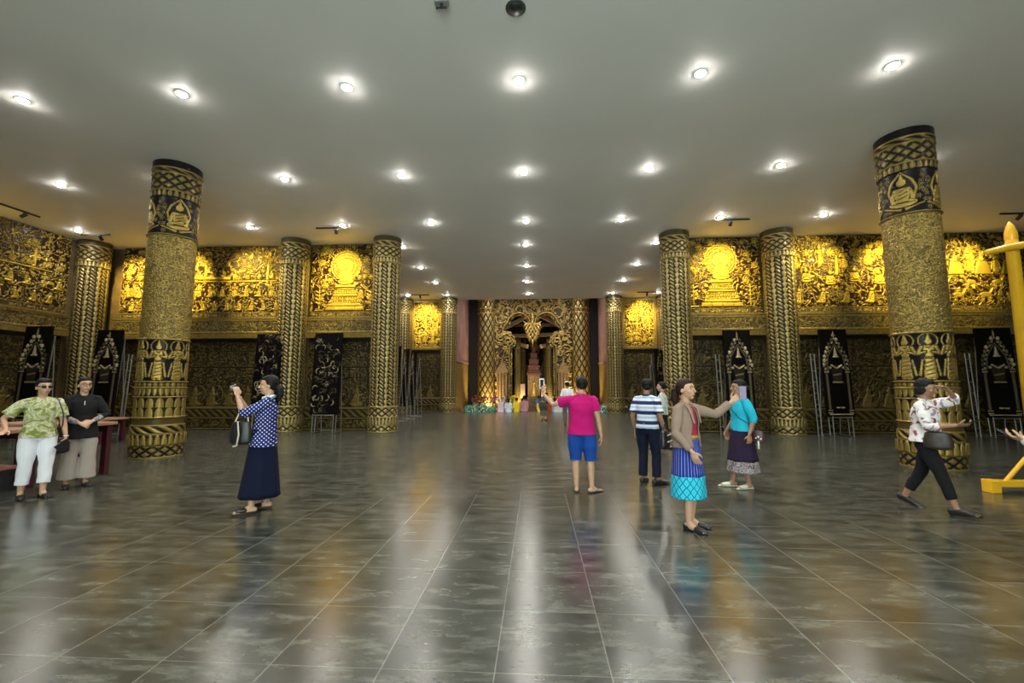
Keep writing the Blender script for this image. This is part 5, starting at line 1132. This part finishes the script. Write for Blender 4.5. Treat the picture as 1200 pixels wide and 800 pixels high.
# 10 person just beyond the right edge, only the hands in view
p = Person('person at the right edge, only hands with lace cuff and phone in view', 3.93, 3.30, -85, 1.58, w=1.0, Lw=(.07, -.36, 1.08), Rw=(-.04, -.30, 1.04), Lp=(.6, .2, -1), Rp=(-.6, .2, -1), Lhd=(-.25, -1, .25), Rhd=(.2, -1, .5), Lhn=(-.3, .2, 1), Rhn=(.4, 0, 1), Lg=.6, Rg=.5, pel=(0, 0.02, .87))
p.trousers(cloth('grey cotton', (.12, .11, .12)), end=.95); p.top(cloth('white lace', (.74, .70, .66)), sleeve=.92, hem=.8, slw=1.1, loose=1.1, wr=.006); p.hair('lowtail'); p.shoes(plain('brown leather', (.09, .04, .035), .5), 'closed')
bm = bmesh.new()
for q in (-1, 1):
    a, b = p.el[q], p.wr[q]
    for j in range(5): c = a.lerp(b, .84+.03*j); tube(bm, [c, c+(b-a).normalized()*.012], [.046+.006*(j % 2), .044], 14)
p.child('lace_cuffs', bm, cloth('white lace cuff', (.78, .74, .70)))
p.held('phone', 'phone held flat in the hands at the right edge', 'phone', phone_parts('phonebody', True), (.02, -.455, 1.115), Rx(1.0))

# 11 white shirt man behind, 12 crouching figure
p = Person('person in white shirt and cap standing far back behind the man in magenta', 1.12, 16.5, 170, 1.62, w=1.05, vox=.012, skin='skin_tan')
p.trousers(cloth('grey trousers', (.10, .10, .11)), end=.95); p.top(cloth('white shirt', (.72, .72, .74)), sleeve=.45, hem=.84); p.hair('short'); p.shoes(M['shoe'], 'closed')
bm = bmesh.new(); ball(bm, p.hd((0, .01, .075)), (.092, .10, .06), 2); ball(bm, p.hd((0, -.10, .06)), (.06, .06, .012), 2); p.child('cap', bm, cloth('white cap', (.75, .74, .7)))
p = Person('person in dark grey top and olive skirt bending down in the middle distance', .27, 18.7, 165, 1.50, w=1.1, vox=.012, lean=1.05, pel=(0, .16, .80), hp=25, Lw=(.16, -.42, .62), Rw=(-.16, -.42, .62), Lp=(.5, .4, 0), Rp=(-.5, .4, 0))
p.trousers(cloth('olive cloth', (.13, .13, .09)), 'trousers', end=.85, wide=1.35); p.top(cloth('charcoal jersey', (.03, .03, .035)), sleeve=.5, hem=.84, loose=1.1); p.hair('bun'); p.shoes(M['shoe'], 'flat')
# kneeling people along the altar step
def kneeler(label, x, topc, legc, face=180, y=24.85, sleeve=.5, hair='lowtail', h=1.58, armup=0):
    q = dict(Lw=(.17, -.06, .80), Rw=(-.17, -.06, .80)); q = dict(Lw=(.12, -.22, 1.12), Rw=(-.12, -.22, 1.12), Lhd=(-.4, -.2, 1), Rhd=(.4, -.2, 1)) if armup else q
    p = Person(label, x, y, face, h, w=1.05, vox=.013, z=-.45-.38*h/1.6, La=(.09, .40, .46), Ra=(-.09, .40, .46), Lt=(0, .3, -1), Rt=(0, .3, -1), knee=(0, -1, -.2), **q)
    p.trousers(cloth('legs '+label[:24], legc), end=.92, wide=1.1); p.top(cloth('top '+label[:24], topc), sleeve=sleeve, hem=.80, loose=1.05); p.hair(hair); return p
kneeler('kneeling person in white and blue top beside the pink box', -1.63, (.60, .66, .75), (.05, .08, .2))
kneeler('kneeling person in bright yellow top left of the aisle', -1.18, (.80, .62, .02), (.35, .30, .24), hair='short', y=25.3)
kneeler('kneeling person in dusty pink top and jeans left of the aisle', -.74, (.48, .22, .24), (.03, .05, .10), hair='short', h=1.75)
kneeler('kneeling person in yellow and white top facing us in the aisle', .18, (.72, .52, .12), (.03, .05, .09), face=10, sleeve=.6)
kneeler('kneeling person in red top beside the yellow one', .58, (.55, .03, .02), (.02, .02, .04), y=25.3)
kneeler('kneeling person in pale blue top right of the crouching figure', 1.0, (.35, .52, .68), (.25, .28, .3), y=25.6)
kneeler('small distant person in blue by the shrine steps', .1, (.12, .14, .4), (.05, .05, .08), y=29.8, hair='short', h=1.6)
